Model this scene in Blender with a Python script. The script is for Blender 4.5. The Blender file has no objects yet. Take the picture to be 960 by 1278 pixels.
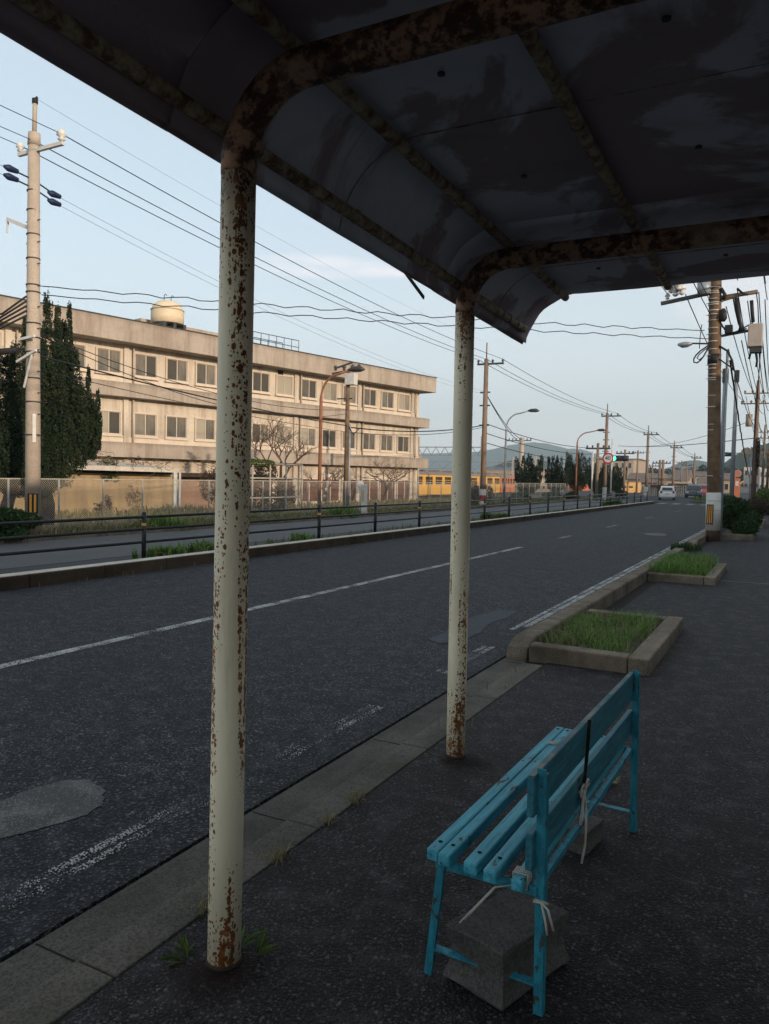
import bpy, math, random
import numpy as np
from mathutils import Vector, Matrix
random.seed(7); rng=np.random.default_rng(7)
S=bpy.context.scene; C=S.collection; R=math.radians
# ---------------------------------------------------------------- camera
H0=1.5; YAW,PITCH,ROLL=R(27.803),R(2.665),R(1.3); F=955.; PW,PH=960,1278
_fw=Vector((-math.sin(YAW)*math.cos(PITCH),math.cos(YAW)*math.cos(PITCH),-math.sin(PITCH)))
_r0=Vector((math.cos(YAW),math.sin(YAW),0)); _u0=_r0.cross(_fw)
_r=_r0*math.cos(ROLL)+_u0*math.sin(ROLL); _u=-_r0*math.sin(ROLL)+_u0*math.cos(ROLL)
EYE=Vector((0,0,H0))
cam=bpy.data.cameras.new('camera'); co=bpy.data.objects.new('camera',cam); C.objects.link(co)
co.matrix_world=Matrix(((_r.x,_u.x,-_fw.x,0),(_r.y,_u.y,-_fw.y,0),(_r.z,_u.z,-_fw.z,H0),(0,0,0,1)))
cam.sensor_fit='VERTICAL'; cam.sensor_height=24; cam.lens=24*F/PH; cam.clip_start=.05; cam.clip_end=12000
S.camera=co
# ---------------------------------------------------------------- light
SUN_AZ,SUN_EL=R(114),R(13)            # azimuth clockwise from +Y
world=bpy.data.worlds.new('World'); S.world=world; world.use_nodes=True
wn=world.node_tree; wn.nodes.clear()
wo=wn.nodes.new('ShaderNodeOutputWorld'); bg=wn.nodes.new('ShaderNodeBackground'); sky=wn.nodes.new('ShaderNodeTexSky')
sky.sky_type='NISHITA'; sky.sun_disc=False; sky.sun_elevation=SUN_EL; sky.sun_rotation=SUN_AZ
sky.air_density=1.0; sky.dust_density=1.2; sky.ozone_density=1.6; sky.altitude=0
bg.inputs['Strength'].default_value=0.15
# one thin pinkish cloud low in the sky, laid out by direction
tc=wn.nodes.new('ShaderNodeTexCoord'); mp=wn.nodes.new('ShaderNodeMapping')
def wmath(op,a=None,b=None,clamp=False):
    n=wn.nodes.new('ShaderNodeMath'); n.operation=op; n.use_clamp=clamp
    for i,v in enumerate((a,b)):
        if v is None: continue
        if isinstance(v,(int,float)): n.inputs[i].default_value=v
        else: wn.links.new(v,n.inputs[i])
    return n.outputs[0]
sx=wn.nodes.new('ShaderNodeSeparateXYZ'); wn.links.new(tc.outputs['Generated'],sx.inputs[0])
az=wmath('ARCTAN2',sx.outputs[0],sx.outputs[1]); el=wmath('ARCSINE',sx.outputs[2])
def direc(px,py): return (_fw+_r*((px-PW/2)/F)-_u*((py-PH/2)/F)).normalized()
def clouddot(px,py,waz,wel):
    d=direc(px,py); a0=math.atan2(d.x,d.y); e0=math.asin(d.z)
    a=wmath('POWER',wmath('DIVIDE',wmath('ABSOLUTE',wmath('SUBTRACT',az,a0)),waz),2.0)
    e=wmath('POWER',wmath('DIVIDE',wmath('ABSOLUTE',wmath('SUBTRACT',el,e0)),wel),2.0)
    return wmath('SUBTRACT',1.0,wmath('ADD',a,e),True)
ns=wn.nodes.new('ShaderNodeTexNoise'); ns.inputs['Scale'].default_value=9; ns.inputs['Detail'].default_value=6; ns.inputs['Roughness'].default_value=.6
mp.inputs['Scale'].default_value=(1,1,5); wn.links.new(tc.outputs['Generated'],mp.inputs[0]); wn.links.new(mp.outputs[0],ns.inputs[0])
m1=wmath('MAXIMUM',clouddot(405,333,.11,.016),clouddot(470,338,.08,.010))
m1=wmath('MAXIMUM',m1,wmath('MULTIPLY',clouddot(950,360,.12,.05),.55))
cm=wmath('MULTIPLY',m1,wmath('MULTIPLY',wmath('SUBTRACT',ns.outputs[0],.30,True),3.0,True),True)
mx=wn.nodes.new('ShaderNodeMix'); mx.data_type='RGBA'; wn.links.new(wmath('MULTIPLY',cm,.75),mx.inputs[0])
soft=wn.nodes.new('ShaderNodeMix'); soft.data_type='RGBA'; soft.inputs[0].default_value=.68; wn.links.new(sky.outputs[0],soft.inputs[6]); soft.inputs[7].default_value=(2.38,2.60,2.60,1)
hz_=wn.nodes.new('ShaderNodeMix'); hz_.data_type='RGBA'; wn.links.new(wmath('MULTIPLY',wmath('POWER',wmath('SUBTRACT',1.0,wmath('MULTIPLY',wmath('ABSOLUTE',el),2.6),True),1.6),.80),hz_.inputs[0])
wn.links.new(soft.outputs[2],hz_.inputs[6]); hz_.inputs[7].default_value=(3.50,3.38,3.36,1); wn.links.new(hz_.outputs[2],mx.inputs[6]); mx.inputs[7].default_value=(4.7,4.0,3.9,1)
wn.links.new(mx.outputs[2],bg.inputs[0]); wn.links.new(bg.outputs[0],wo.inputs[0])
sd=bpy.data.lights.new('sun','SUN'); so=bpy.data.objects.new('sun',sd); C.objects.link(so)
sd.energy=2.0; sd.angle=R(0.6); sd.color=(1,.79,.60)
sdir=Vector((math.sin(SUN_AZ)*math.cos(SUN_EL),math.cos(SUN_AZ)*math.cos(SUN_EL),math.sin(SUN_EL)))
so.rotation_euler=sdir.to_track_quat('Z','Y').to_euler(); so.location=(0,0,30)
S.view_settings.view_transform='Standard'; S.view_settings.look='None'; S.view_settings.gamma=1; S.view_settings.exposure=1.08
S.view_settings.use_curve_mapping=False
S.render.engine='CYCLES'; S.cycles.max_bounces=6; S.cycles.transparent_max_bounces=12; S.cycles.volume_bounces=0
# ---------------------------------------------------------------- placing helpers
def ray(px,py): return _fw+_r*((px-PW/2)/F)-_u*((py-PH/2)/F)
def G(px,py,z=0.): d=ray(px,py); return EYE+d*((z-H0)/d.z)
def PY(px,py,Y): d=ray(px,py); return EYE+d*(Y/d.y)
def PX(px,py,X): d=ray(px,py); return EYE+d*(X/d.x)
def YX(px,X,py=600): return PX(px,py,X).y
BD=Vector((.21538,.97653,0)); BN=Vector((.97653,-.21538,0)); E0=Vector((-25.697,54.076,0)); BROT=math.atan2(-.21538,.97653)
def LB(px,py,off=0):            # local building coordinates (off, s, z) on a plane parallel to the facade
    d=ray(px,py); t=((E0-EYE).dot(BN)+off)/d.dot(BN); p=EYE+d*t
    return Vector((off,(p-E0).dot(BD),p.z))
# ---------------------------------------------------------------- mesh helpers
class MB:
    def __init__(s): s.v=[]; s.f=[]; s.sm=[]
    def add(s,vs,fs,smooth=False):
        k=len(s.v); s.v+= [tuple(v) for v in vs]; s.f+=[tuple(i+k for i in f) for f in fs]; s.sm+=[smooth]*len(fs); return s
    def box(s,a,b,M=None):
        x0,y0,z0=a; x1,y1,z1=b
        vs=[Vector(p) for p in ((x0,y0,z0),(x1,y0,z0),(x1,y1,z0),(x0,y1,z0),(x0,y0,z1),(x1,y0,z1),(x1,y1,z1),(x0,y1,z1))]
        if M is not None: vs=[M@v for v in vs]
        return s.add(vs,[(0,3,2,1),(4,5,6,7),(0,1,5,4),(1,2,6,5),(2,3,7,6),(3,0,4,7)])
    def bar(s,p,q,w,h,up=(0,0,1)):
        p=Vector(p);q=Vector(q);d=(q-p).normalized();up=Vector(up)
        if abs(d.dot(up))>.98: up=Vector((1,0,0))
        a=d.cross(up).normalized()*w/2; b=a.cross(d).normalized()*h/2
        vs=[p-a-b,p+a-b,p+a+b,p-a+b,q-a-b,q+a-b,q+a+b,q-a+b]
        return s.add(vs,[(0,3,2,1),(4,5,6,7),(0,1,5,4),(1,2,6,5),(2,3,7,6),(3,0,4,7)])
    def tube(s,pts,r,n=10,cap=True,smooth=True):
        pts=[Vector(p) for p in pts]
        rs=r if isinstance(r,(list,tuple)) else [r]*len(pts)
        k=len(s.v); prev=None
        for i,p in enumerate(pts):
            t=((pts[min(i+1,len(pts)-1)]-pts[max(i-1,0)])).normalized()
            if prev is None:
                a=t.cross(Vector((0,0,1)) if abs(t.z)<.9 else Vector((1,0,0))).normalized()
            else:
                a=(prev-t*prev.dot(t)); a=a.normalized() if a.length>1e-6 else t.orthogonal().normalized()
            prev=a; b=t.cross(a)
            for j in range(n):
                an=2*math.pi*j/n; s.v.append(tuple(p+(a*math.cos(an)+b*math.sin(an))*rs[i]))
        for i in range(len(pts)-1):
            for j in range(n):
                s.f.append((k+i*n+j,k+i*n+(j+1)%n,k+(i+1)*n+(j+1)%n,k+(i+1)*n+j)); s.sm.append(smooth)
        if cap:
            s.f.append(tuple(k+j for j in range(n))[::-1]); s.sm.append(False)
            s.f.append(tuple(k+(len(pts)-1)*n+j for j in range(n))); s.sm.append(False)
        return s
    def lathe(s,c,prof,n=16,axis=(0,0,1)):
        c=Vector(c); ax=Vector(axis).normalized()
        return s.tube([c+ax*z+ax*1e-5*i for i,(r,z) in enumerate(prof)],[max(r,1e-4) for r,z in prof],n) if all(prof[i+1][1]>prof[i][1] for i in range(len(prof)-1)) else s._l(c,ax,prof,n)
    def _l(s,c,ax,prof,n):
        a=ax.orthogonal().normalized(); b=ax.cross(a); k=len(s.v)
        for r,z in prof:
            for j in range(n):
                an=2*math.pi*j/n; s.v.append(tuple(c+ax*z+(a*math.cos(an)+b*math.sin(an))*max(r,1e-4)))
        for i in range(len(prof)-1):
            for j in range(n): s.f.append((k+i*n+j,k+i*n+(j+1)%n,k+(i+1)*n+(j+1)%n,k+(i+1)*n+j)); s.sm.append(True)
        s.f.append(tuple(k+j for j in range(n))[::-1]); s.sm.append(False)
        s.f.append(tuple(k+(len(prof)-1)*n+j for j in range(n))); s.sm.append(False)
        return s
    def prism(s,poly,a,b,plane='xz'):
        def V(u,w,t): return {'xz':(u,t,w),'xy':(u,w,t),'yz':(t,u,w)}[plane]
        n=len(poly); vs=[V(u,w,a) for u,w in poly]+[V(u,w,b) for u,w in poly]
        fs=[tuple(range(n))[::-1],tuple(range(n,2*n))]+[(i,(i+1)%n,(i+1)%n+n,i+n) for i in range(n)]
        return s.add(vs,fs)
def obj(name,mb,mat,parent=None,bevel=0,origin=None,local=False,smooth=None):
    me=bpy.data.meshes.new(name); off=Vector((0,0,0))
    if parent is not None and not local: off=_wl(parent)
    if origin is not None: off=Vector(origin)
    vs=[tuple(Vector(v)-off) for v in mb.v] if off.length>0 else mb.v
    me.from_pydata(vs,[],mb.f); me.polygons.foreach_set('use_smooth',mb.sm if smooth is None else [smooth]*len(mb.f))
    me.update(); 
    import bmesh
    bm=bmesh.new(); bm.from_mesh(me); bmesh.ops.recalc_face_normals(bm,faces=bm.faces); bm.to_mesh(me); bm.free()
    if mat: me.materials.append(mat)
    o=bpy.data.objects.new(name,me); C.objects.link(o)
    if parent is not None: o.parent=parent
    if origin is not None: o.location=off
    if bevel:
        m=o.modifiers.new('bevel','BEVEL'); m.width=bevel; m.segments=2; m.limit_method='ANGLE'
    return o
def _wl(o):
    p=Vector(o.location)
    while o.parent is not None: o=o.parent; p+=Vector(o.location)
    return p
def tag(o,label,cat,group=None,kind=None):
    if label: o['label']=label
    if cat: o['category']=cat
    if group: o['group']=group
    if kind: o['kind']=kind
    return o
def thing(name,label,cat,loc=(0,0,0),rz=0,group=None):
    o=bpy.data.objects.new(name,None); C.objects.link(o); o.location=loc; o.rotation_euler=(0,0,rz); o.empty_display_size=.2
    return tag(o,label,cat,group)
def struct(name,mb,mat,**k):
    o=obj(name,mb,mat,**k); o['kind']='structure'; return o
def dup(root,loc,rz=None,label=None,group=None,scale=None):
    def cp(o,par):
        c=o.copy(); C.objects.link(c)
        if par is not None: c.parent=par
        for ch in list(o.children): cp(ch,c)
        return c
    c=cp(root,None); c.location=loc
    if rz is not None: c.rotation_euler=(0,0,rz)
    if scale: c.scale=scale if hasattr(scale,'__len__') else (scale,)*3
    if label: c['label']=label
    if group: c['group']=group
    return c
def fast_mesh(name,verts,faces,mat,parent=None,mats=None,loc=None):
    me=bpy.data.meshes.new(name); nv=len(verts); nf,k=faces.shape
    me.vertices.add(nv); me.vertices.foreach_set('co',np.asarray(verts,np.float32).ravel())
    me.loops.add(nf*k); me.loops.foreach_set('vertex_index',faces.astype(np.int32).ravel())
    me.polygons.add(nf); me.polygons.foreach_set('loop_start',np.arange(0,nf*k,k,dtype=np.int32)); me.polygons.foreach_set('loop_total',np.full(nf,k,np.int32))
    me.update(); me.validate()
    if mat: me.materials.append(mat)
    o=bpy.data.objects.new(name,me); C.objects.link(o)
    if parent is not None: o.parent=parent
    if loc is not None: o.location=loc
    return o
# ---------------------------------------------------------------- materials
class N:
    def __init__(s,name):
        s.m=bpy.data.materials.new(name); s.m.use_nodes=True; s.t=s.m.node_tree; s.b=s.t.nodes['Principled BSDF']; s.tc=s.t.nodes.new('ShaderNodeTexCoord').outputs['Object']
    def n(s,ty,**k):
        x=s.t.nodes.new(ty)
        for a,b in k.items(): setattr(x,a,b)
        return x
    def l(s,a,b): s.t.links.new(a,b)
    def map(s,scale=(1,1,1),loc=(0,0,0),rot=(0,0,0),src=None):
        m=s.n('ShaderNodeMapping'); m.inputs['Scale'].default_value=scale; m.inputs['Location'].default_value=loc; m.inputs['Rotation'].default_value=rot
        s.l(src or s.tc,m.inputs[0]); return m.outputs[0]
    def noise(s,scale,detail=4,rough=.55,vec=None,dist=0):
        x=s.n('ShaderNodeTexNoise'); x.inputs['Scale'].default_value=scale; x.inputs['Detail'].default_value=detail; x.inputs['Roughness'].default_value=rough; x.inputs['Distortion'].default_value=dist
        s.l(vec or s.tc,x.inputs[0]); return x.outputs[0]
    def vor(s,scale,out='Color',vec=None,feature='F1',rand=1):
        x=s.n('ShaderNodeTexVoronoi',feature=feature); x.inputs['Scale'].default_value=scale; x.inputs['Randomness'].default_value=rand; s.l(vec or s.tc,x.inputs[0]); return x.outputs[out]
    def math(s,op,a,b=None,clamp=False):
        x=s.n('ShaderNodeMath',operation=op,use_clamp=clamp)
        for i,v in enumerate((a,b)):
            if v is None: continue
            if isinstance(v,(int,float)): x.inputs[i].default_value=v
            else: s.l(v,x.inputs[i])
        return x.outputs[0]
    def step(s,v,a,b):      # smooth map a..b -> 0..1
        x=s.n('ShaderNodeMapRange'); x.inputs[1].default_value=a; x.inputs[2].default_value=b; s.l(v,x.inputs[0]); return x.outputs[0]
    def mix(s,fac,a,b,blend='MIX'):
        x=s.n('ShaderNodeMix',data_type='RGBA',blend_type=blend)
        for i,v in ((0,fac),(6,a),(7,b)):
            if isinstance(v,(int,float)): x.inputs[i].default_value=v
            elif isinstance(v,(tuple,list)): x.inputs[i].default_value=(*v[:3],1)
            else: s.l(v,x.inputs[i])
        return x.outputs[2]
    def sep(s,src=None):
        x=s.n('ShaderNodeSeparateXYZ'); s.l(src or s.tc,x.inputs[0]); return x.outputs
    def bump(s,h,strength=.5,dist=.01):
        x=s.n('ShaderNodeBump'); x.inputs['Strength'].default_value=strength; x.inputs['Distance'].default_value=dist; s.l(h,x.inputs['Height']); s.l(x.outputs[0],s.b.inputs['Normal'])
    def out(s,col=None,rough=.8,metal=0,spec=.3):
        if col is not None:
            if isinstance(col,(tuple,list)): s.b.inputs['Base Color'].default_value=(*col[:3],1)
            else: s.l(col,s.b.inputs['Base Color'])
        if isinstance(rough,(int,float)): s.b.inputs['Roughness'].default_value=rough
        else: s.l(rough,s.b.inputs['Roughness'])
        s.b.inputs['Metallic'].default_value=metal; s.b.inputs['Specular IOR Level'].default_value=spec
        return s.m
def mottled(name,c1,c2,scale=3,rough=.8,metal=0,bump=0,fine=0,spec=.3):
    a=N(name); n1=a.noise(scale,6,.6); c=a.mix(a.step(n1,.35,.65),c1,c2)
    if fine: c=a.mix(a.math('MULTIPLY',a.step(a.noise(fine,3),.4,.65),.35),c,tuple(x*.55 for x in c1))
    if bump: a.bump(a.noise(scale*12,4),bump,.01)
    return a.out(c,rough,metal,spec)
def asphalt(name,dark,light,scale=105,tint=(1,1,1),patchy=.35,bump=.9):
    a=N(name); v=a.vor(scale); sp=a.n('ShaderNodeSeparateColor'); a.l(v,sp.inputs[0])
    v2=a.vor(scale*.8); sp2=a.n('ShaderNodeSeparateColor'); a.l(v2,sp2.inputs[0])
    t=a.math('POWER',sp.outputs[0],3.2); t=a.math('MULTIPLY',t,a.step(a.vor(scale,'Distance'),.62,.30)); t=a.math('MULTIPLY',t,a.math('ADD',.45,a.math('MULTIPLY',a.step(a.noise(2.4,6,.7),.35,.65),.75))); c=a.mix(t,dark,light)
    spark=a.math('MULTIPLY',a.step(sp2.outputs[1],.955,.98),.35*1.0)
    c=a.mix(spark,c,tuple(min(.3,x*1.8) for x in light)); wheel=a.step(a.noise(.55,3,.6,a.map((1,.05,1))),.42,.62); c=a.mix(a.math('MULTIPLY',wheel,.15),c,tuple(x*2.2 for x in dark))
    big=a.noise(.9,5,.6); mid=a.noise(7,4,.6)
    c=a.mix(a.math('MULTIPLY',a.step(big,.35,.7),patchy),c,tuple(x*.45 for x in dark))
    c=a.mix(a.math('MULTIPLY',a.step(mid,.5,.75),patchy*.8),c,tuple(x*1.1 for x in light))
    h=a.math('SUBTRACT',1.0,a.vor(scale,'Distance')); a.bump(h,bump,.006)
    return a.out(c,.82,0,.35)
M={}
M['road']=asphalt('road_asphalt',(.0015,.0017,.0026),(.175,.180,.220),95,patchy=.2)
M['walk']=asphalt('sidewalk_asphalt',(.0018,.0012,.0015),(.135,.110,.124),118,patchy=.3)
M['patch']=asphalt('patch_asphalt',(.055,.053,.052),(.34,.33,.32),140,patchy=.3,bump=.4)
M['patch_dark']=asphalt('patch_dark_asphalt',(.03,.036,.045),(.075,.085,.10),200,patchy=.3,bump=.4)
M['side']=asphalt('side_asphalt',(.07,.072,.078),(.12,.12,.125),60,patchy=.3,bump=.3)
M['sidedark']=asphalt('side_dark_asphalt',(.03,.032,.037),(.07,.072,.078),60,patchy=.3,bump=.3)
def concrete(name,c1,c2,moss=0,grain=180,streaks=0):
    a=N(name); c=a.mix(a.step(a.noise(2.2,7,.65),.35,.68),c1,c2)
    c=a.mix(a.math('MULTIPLY',a.step(a.noise(grain*.55,3,.75),.46,.60),.60),c,tuple(x*.38 for x in c1))
    c=a.mix(a.math('MULTIPLY',a.step(a.noise(14,6,.75),.50,.72),.40),c,tuple(x*.42 for x in c1)); c=a.mix(a.math('MULTIPLY',a.step(a.noise(1.1,5,.7,a.map((1.5,.25,1))),.50,.66),.35),c,tuple(min(.6,x*1.35) for x in c2))
    c=a.mix(a.math('MULTIPLY',a.step(a.vor(grain*.5,'Distance'),.20,.06),.5),c,tuple(min(.6,x*1.7) for x in c2))
    if moss: c=a.mix(a.math('MULTIPLY',a.step(a.noise(5,6,.7),.55,.72),moss),c,(.045,.05,.018))
    a.bump(a.noise(grain,4,.7),.5,.004); return a.out(c,.9,0,.2)
M['gutter']=concrete('gutter_concrete',(.055,.050,.045),(.115,.104,.092),.35)
M['kerbflat']=concrete('kerb_stone_flat',(.070,.062,.053),(.150,.134,.114),.45)
M['kerb']=concrete('kerb_concrete',(.095,.074,.055),(.23,.185,.14),.3)
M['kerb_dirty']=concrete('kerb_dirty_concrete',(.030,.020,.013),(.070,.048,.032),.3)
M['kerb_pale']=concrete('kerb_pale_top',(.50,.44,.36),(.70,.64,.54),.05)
M['block']=concrete('block_concrete',(.070,.066,.062),(.135,.127,.118),.1,170)
M['soil']=mottled('soil',(.035,.025,.016),(.075,.055,.035),8,.95,0,.6,60)
M['ground']=mottled('far_ground',(.13,.10,.07),(.21,.17,.12),.25,.95,0,.3,3)
M['black']=mottled('black_paint',(.008,.008,.009),(.018,.018,.018),6,.4)
M['gap']=mottled('gap_dirt',(.006,.005,.004),(.014,.011,.008),20,.95)
M['yellow']=mottled('yellow_paint',(.70,.33,.06),(.60,.27,.05),9,.5)
M['white']=mottled('white_paint',(.62,.60,.56),(.50,.48,.44),5,.6)
M['wire']=mottled('wire_black',(.012,.012,.014),(.02,.02,.02),2,.6)
M['steel']=mottled('galvanised_steel',(.24,.26,.28),(.32,.34,.36),3,.5,.3)
M['steel_dark']=mottled('dark_steel',(.04,.042,.045),(.07,.07,.07),3,.5,.3)
M['rustpole']=mottled('rusty_lamp_paint',(.24,.085,.045),(.30,.15,.09),5,.8)
M['ceramic']=mottled('porcelain',(.55,.54,.50),(.65,.63,.6),4,.3)
M['blueins']=mottled('blue_rubber',(.010,.018,.06),(.015,.03,.09),4,.5)
M['glass_dark']=mottled('dark_glass',(.012,.016,.018),(.03,.035,.036),.7,.12,0,0,0,.6)
def linepaint(name,wear):
    a=N(name); t=a.n('ShaderNodeBsdfTransparent'); mxs=a.n('ShaderNodeMixShader')
    a.out(a.mix(a.noise(40,3),(.34,.34,.34),(.52,.52,.50)),.8)
    w=a.math('ADD',a.math('MULTIPLY',a.vor(95,'Distance'),.55),a.math('MULTIPLY',a.noise(2.6,6,.75),1.0))
    fac=a.step(w,wear,wear+.09); o=[x for x in a.t.nodes if x.type=='OUTPUT_MATERIAL'][0]
    a.l(fac,mxs.inputs[0]); a.l(a.b.outputs[0],mxs.inputs[1]); a.l(t.outputs[0],mxs.inputs[2]); a.l(mxs.outputs[0],o.inputs[0]); return a.m
M['line']=linepaint('road_line_paint',.72); M['line_worn']=linepaint('worn_line_paint',.60); M['line_faint']=linepaint('faint_line_paint',.50)
# rusty cream post paint
def rusty(name,base1,base2,mode):
    a=N(name); X,Y,Z=a.sep(); paint=a.mix(a.step(a.noise(3,5),.35,.65),base1,base2)
    paint=a.mix(a.math('MULTIPLY',a.step(a.noise(14,4,.7,a.map((1,1,.15))),.52,.75),.4),paint,(.36,.28,.15))
    region=a.noise(5.5,3,.6,a.map((1.6,1.6,.45)))
    if mode=='post':
        hi=a.step(Z,1.75,2.45); lo=a.step(Z,.45,.05); mid=a.math('MULTIPLY',a.step(Z,1.35,.95),a.step(Z,.55,.9))
        streak=a.step(a.noise(1.0,3,.6,a.map((20,20,1.0))),.45,.60)
        dens=a.math('ADD',a.math('ADD',-.02,a.math('MULTIPLY',streak,.80)),a.math('ADD',a.math('MULTIPLY',hi,.85),a.math('ADD',a.math('MULTIPLY',lo,.62),a.math('MULTIPLY',a.math('MULTIPLY',mid,streak),.45))))
        def spots(sc,amt,zsc=.75):
            d=a.vor(sc,'Distance',a.map((1,1,zsc))); col=a.vor(sc,'Color',a.map((1,1,zsc))); q=a.n('ShaderNodeSeparateColor'); a.l(col,q.inputs[0])
            rad=a.math('MULTIPLY',a.math('SUBTRACT',dens,a.math('MULTIPLY',q.outputs[0],1.25)),amt); return a.step(a.math('SUBTRACT',rad,d),-.01,.05), a.step(a.math('SUBTRACT',a.math('ADD',rad,.10),d),-.02,.16)
        s1,h1=spots(75,.72); s2,h2=spots(160,.90); s3,h3=spots(40,.42,.6)
        s=a.math('MAXIMUM',s1,a.math('MAXIMUM',s2,s3)); hh=a.math('MULTIPLY',a.math('MAXIMUM',h1,h3),a.step(dens,.1,.5))
        n9=a.noise(38,5,.75); s=a.math('MULTIPLY',s,a.step(n9,.30,.42))
        rc=a.mix(a.step(n9,.4,.65),(.05,.018,.009),(.30,.10,.03)); rc=a.mix(a.math('MAXIMUM',lo,a.math('MULTIPLY',mid,.8)),rc,a.mix(a.step(n9,.38,.62),(.09,.03,.012),(.50,.19,.045)))
        c=a.mix(a.math('MULTIPLY',hh,.75),paint,(.55,.27,.09)); c=a.mix(s,c,rc)
        c=a.mix(a.math('MULTIPLY',a.step(Z,2.1,2.45),.75),c,a.mix(a.step(a.noise(17,5,.7),.42,.58),(.05,.022,.014),(.34,.20,.11)))
        h=a.math('ADD',a.math('MULTIPLY',s,.5),a.noise(60,3))
    else:
        d3=a.noise(15,6,.7); s=a.step(d3,.47,.56); d4=a.step(a.noise(24,4,.6),.52,.60)
        c=a.mix(s,a.mix(a.noise(5,3),(.50,.30,.19),(.32,.17,.11)),(.07,.032,.022)); c=a.mix(a.math('MULTIPLY',d4,.8),c,(.035,.017,.013))
        c=a.mix(a.math('MULTIPLY',a.step(a.noise(3.3,4),.56,.68),.6),c,(.5,.40,.29)); h=a.math('ADD',s,a.noise(60,3))
    a.bump(h,.35,.004); return a.out(c,.62,0,.35)
M['post']=rusty('rusty_cream_paint',(.90,.80,.60),(.82,.73,.54),'post')
M['beam']=rusty('rusty_brown_beam',(.3,.2,.1),(.3,.2,.1),'beam')
a=N('roof_underside'); c=a.mix(a.step(a.noise(1.1,8,.62,dist=.8),.49,.53),(.58,.60,.70),(.35,.285,.33)); c=a.mix(a.math('MULTIPLY',a.step(a.noise(4,6,.7),.50,.8),.30),c,(.12,.09,.10))
a.bump(a.noise(5,4),.25,.03); M['roofsheet']=a.out(c,.7,0,.2)
a=N('purlin'); c=a.mix(a.step(a.noise(18,5,.7),.42,.60),(.42,.35,.25),(.14,.08,.055)); M['purlin']=a.out(c,.75)
# bench paint
def benchmat(name,base,base2,chip,along):
    a=N(name); X,Y,Z=a.sep()
    g=a.noise(30,5,.7,a.map((1,.06,1) if along else (1,1,.25)))
    c=a.mix(a.step(g,.38,.62),tuple(x*.72 for x in base),base2)
    c=a.mix(a.math('MULTIPLY',a.step(a.noise(9,5,.75,a.map((1,.4,1) if along else (1,1,1))),.52,.70),.45),c,(.12,.36,.42)) if along else c
    c=a.mix(a.math('MULTIPLY',a.step(a.noise(75,3,.7,a.map((1,.07,1) if along else (1,1,.3))),.52,.64),.7),c,tuple(x*.55 for x in base))
    s=a.step(a.math('ADD',a.noise(22,6,.75,a.map((1,.35,1) if along else (1,1,.6))),a.math('MULTIPLY',a.noise(3,2),.25)),chip,chip+.03)
    c=a.mix(s,c,a.mix(a.noise(60,2),(.025,.018,.014),(.075,.05,.035))); a.bump(a.math('SUBTRACT',g,a.math('MULTIPLY',s,.6)),.35,.004); return a.out(c,.55,0,.35)
M['slat']=benchmat('bench_slat_blue',(.035,.32,.44),(.085,.43,.54),.735,True)
M['bframe']=benchmat('bench_frame_blue',(.018,.21,.29),(.025,.25,.34),.70,False)
M['backboard']=benchmat('bench_back_blue',(.022,.15,.20),(.03,.18,.24),.75,True)
M['wornedge']=mottled('worn_board_edge',(.30,.29,.27),(.04,.17,.22),9,.8)
M['string']=mottled('white_string',(.50,.47,.42),(.38,.35,.30),30,.9)
# leaves
def leafmat(name,c1,c2,c3=None,tr=.25):
    a=N(name); g=a.n('ShaderNodeNewGeometry').outputs['Random Per Island']; c=a.mix(g,c1,c2)
    if c3: c=a.mix(a.math('MULTIPLY',a.step(a.noise(1.6,3),.5,.7),.7),c,c3)
    a.out(c,.7,0,.2); tn=a.n('ShaderNodeBsdfTranslucent'); a.l(c,tn.inputs[0]); ms=a.n('ShaderNodeMixShader'); ms.inputs[0].default_value=tr
    o=[x for x in a.t.nodes if x.type=='OUTPUT_MATERIAL'][0]; a.l(a.b.outputs[0],ms.inputs[1]); a.l(tn.outputs[0],ms.inputs[2]); a.l(ms.outputs[0],o.inputs[0]); return a.m
M['juniper']=leafmat('juniper_leaf',(.012,.022,.012),(.030,.050,.022),(.050,.055,.022),.1)
M['juniper_far']=leafmat('juniper_far_leaf',(.012,.020,.012),(.028,.044,.022),None,.1)
M['grass']=leafmat('grass_blade',(.075,.15,.03),(.15,.25,.06),(.22,.23,.09))
M['drygrass']=leafmat('dry_grass',(.16,.14,.06),(.24,.20,.10),(.08,.10,.03))
M['bush']=leafmat('bush_leaf',(.020,.045,.014),(.045,.085,.025),None)
M['weed']=leafmat('weed_leaf',(.05,.09,.02),(.12,.17,.04),(.15,.14,.06))
M['brownbush']=leafmat('brown_bush_leaf',(.05,.035,.025),(.09,.06,.04),(.05,.055,.025))
M['bark']=mottled('bark',(.045,.03,.02),(.09,.065,.045),12,.9,0,.6)
M['twig']=mottled('twig',(.10,.065,.05),(.16,.11,.08),6,.9)
M['vine']=mottled('dead_vine',(.12,.08,.06),(.20,.14,.10),6,.9)
# ---------------------------------------------------------------- setting: ground, roads, walks
def grid(name,x0,x1,y0,y1,nx,ny,zf,mat,kind='structure'):
    xs=np.linspace(x0,x1,nx); ys=np.linspace(y0,y1,ny); v=[(x,y,zf(x,y)) for y in ys for x in xs]
    f=np.array([(j*nx+i,j*nx+i+1,(j+1)*nx+i+1,(j+1)*nx+i) for j in range(ny-1) for i in range(nx-1)])
    o=fast_mesh(name,np.array(v),f,mat); o['kind']=kind; return o
def gz(x,y):
    t=min(1,max(0,(-15.6-x)/5)); z=-.05-.55*t
    if y>60 and x>-32: z=min(z,-.05-.30*min(1,(y-60)/9))
    t2=min(1,max(0,(-30-x)/12)); return z-1.0*t2*min(1,max(0,(y-56)/12) if x>-40 else 1)
me_x=np.concatenate([np.linspace(-3000,-100,8),np.linspace(-80,20,101),np.linspace(60,1300,6)])
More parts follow.
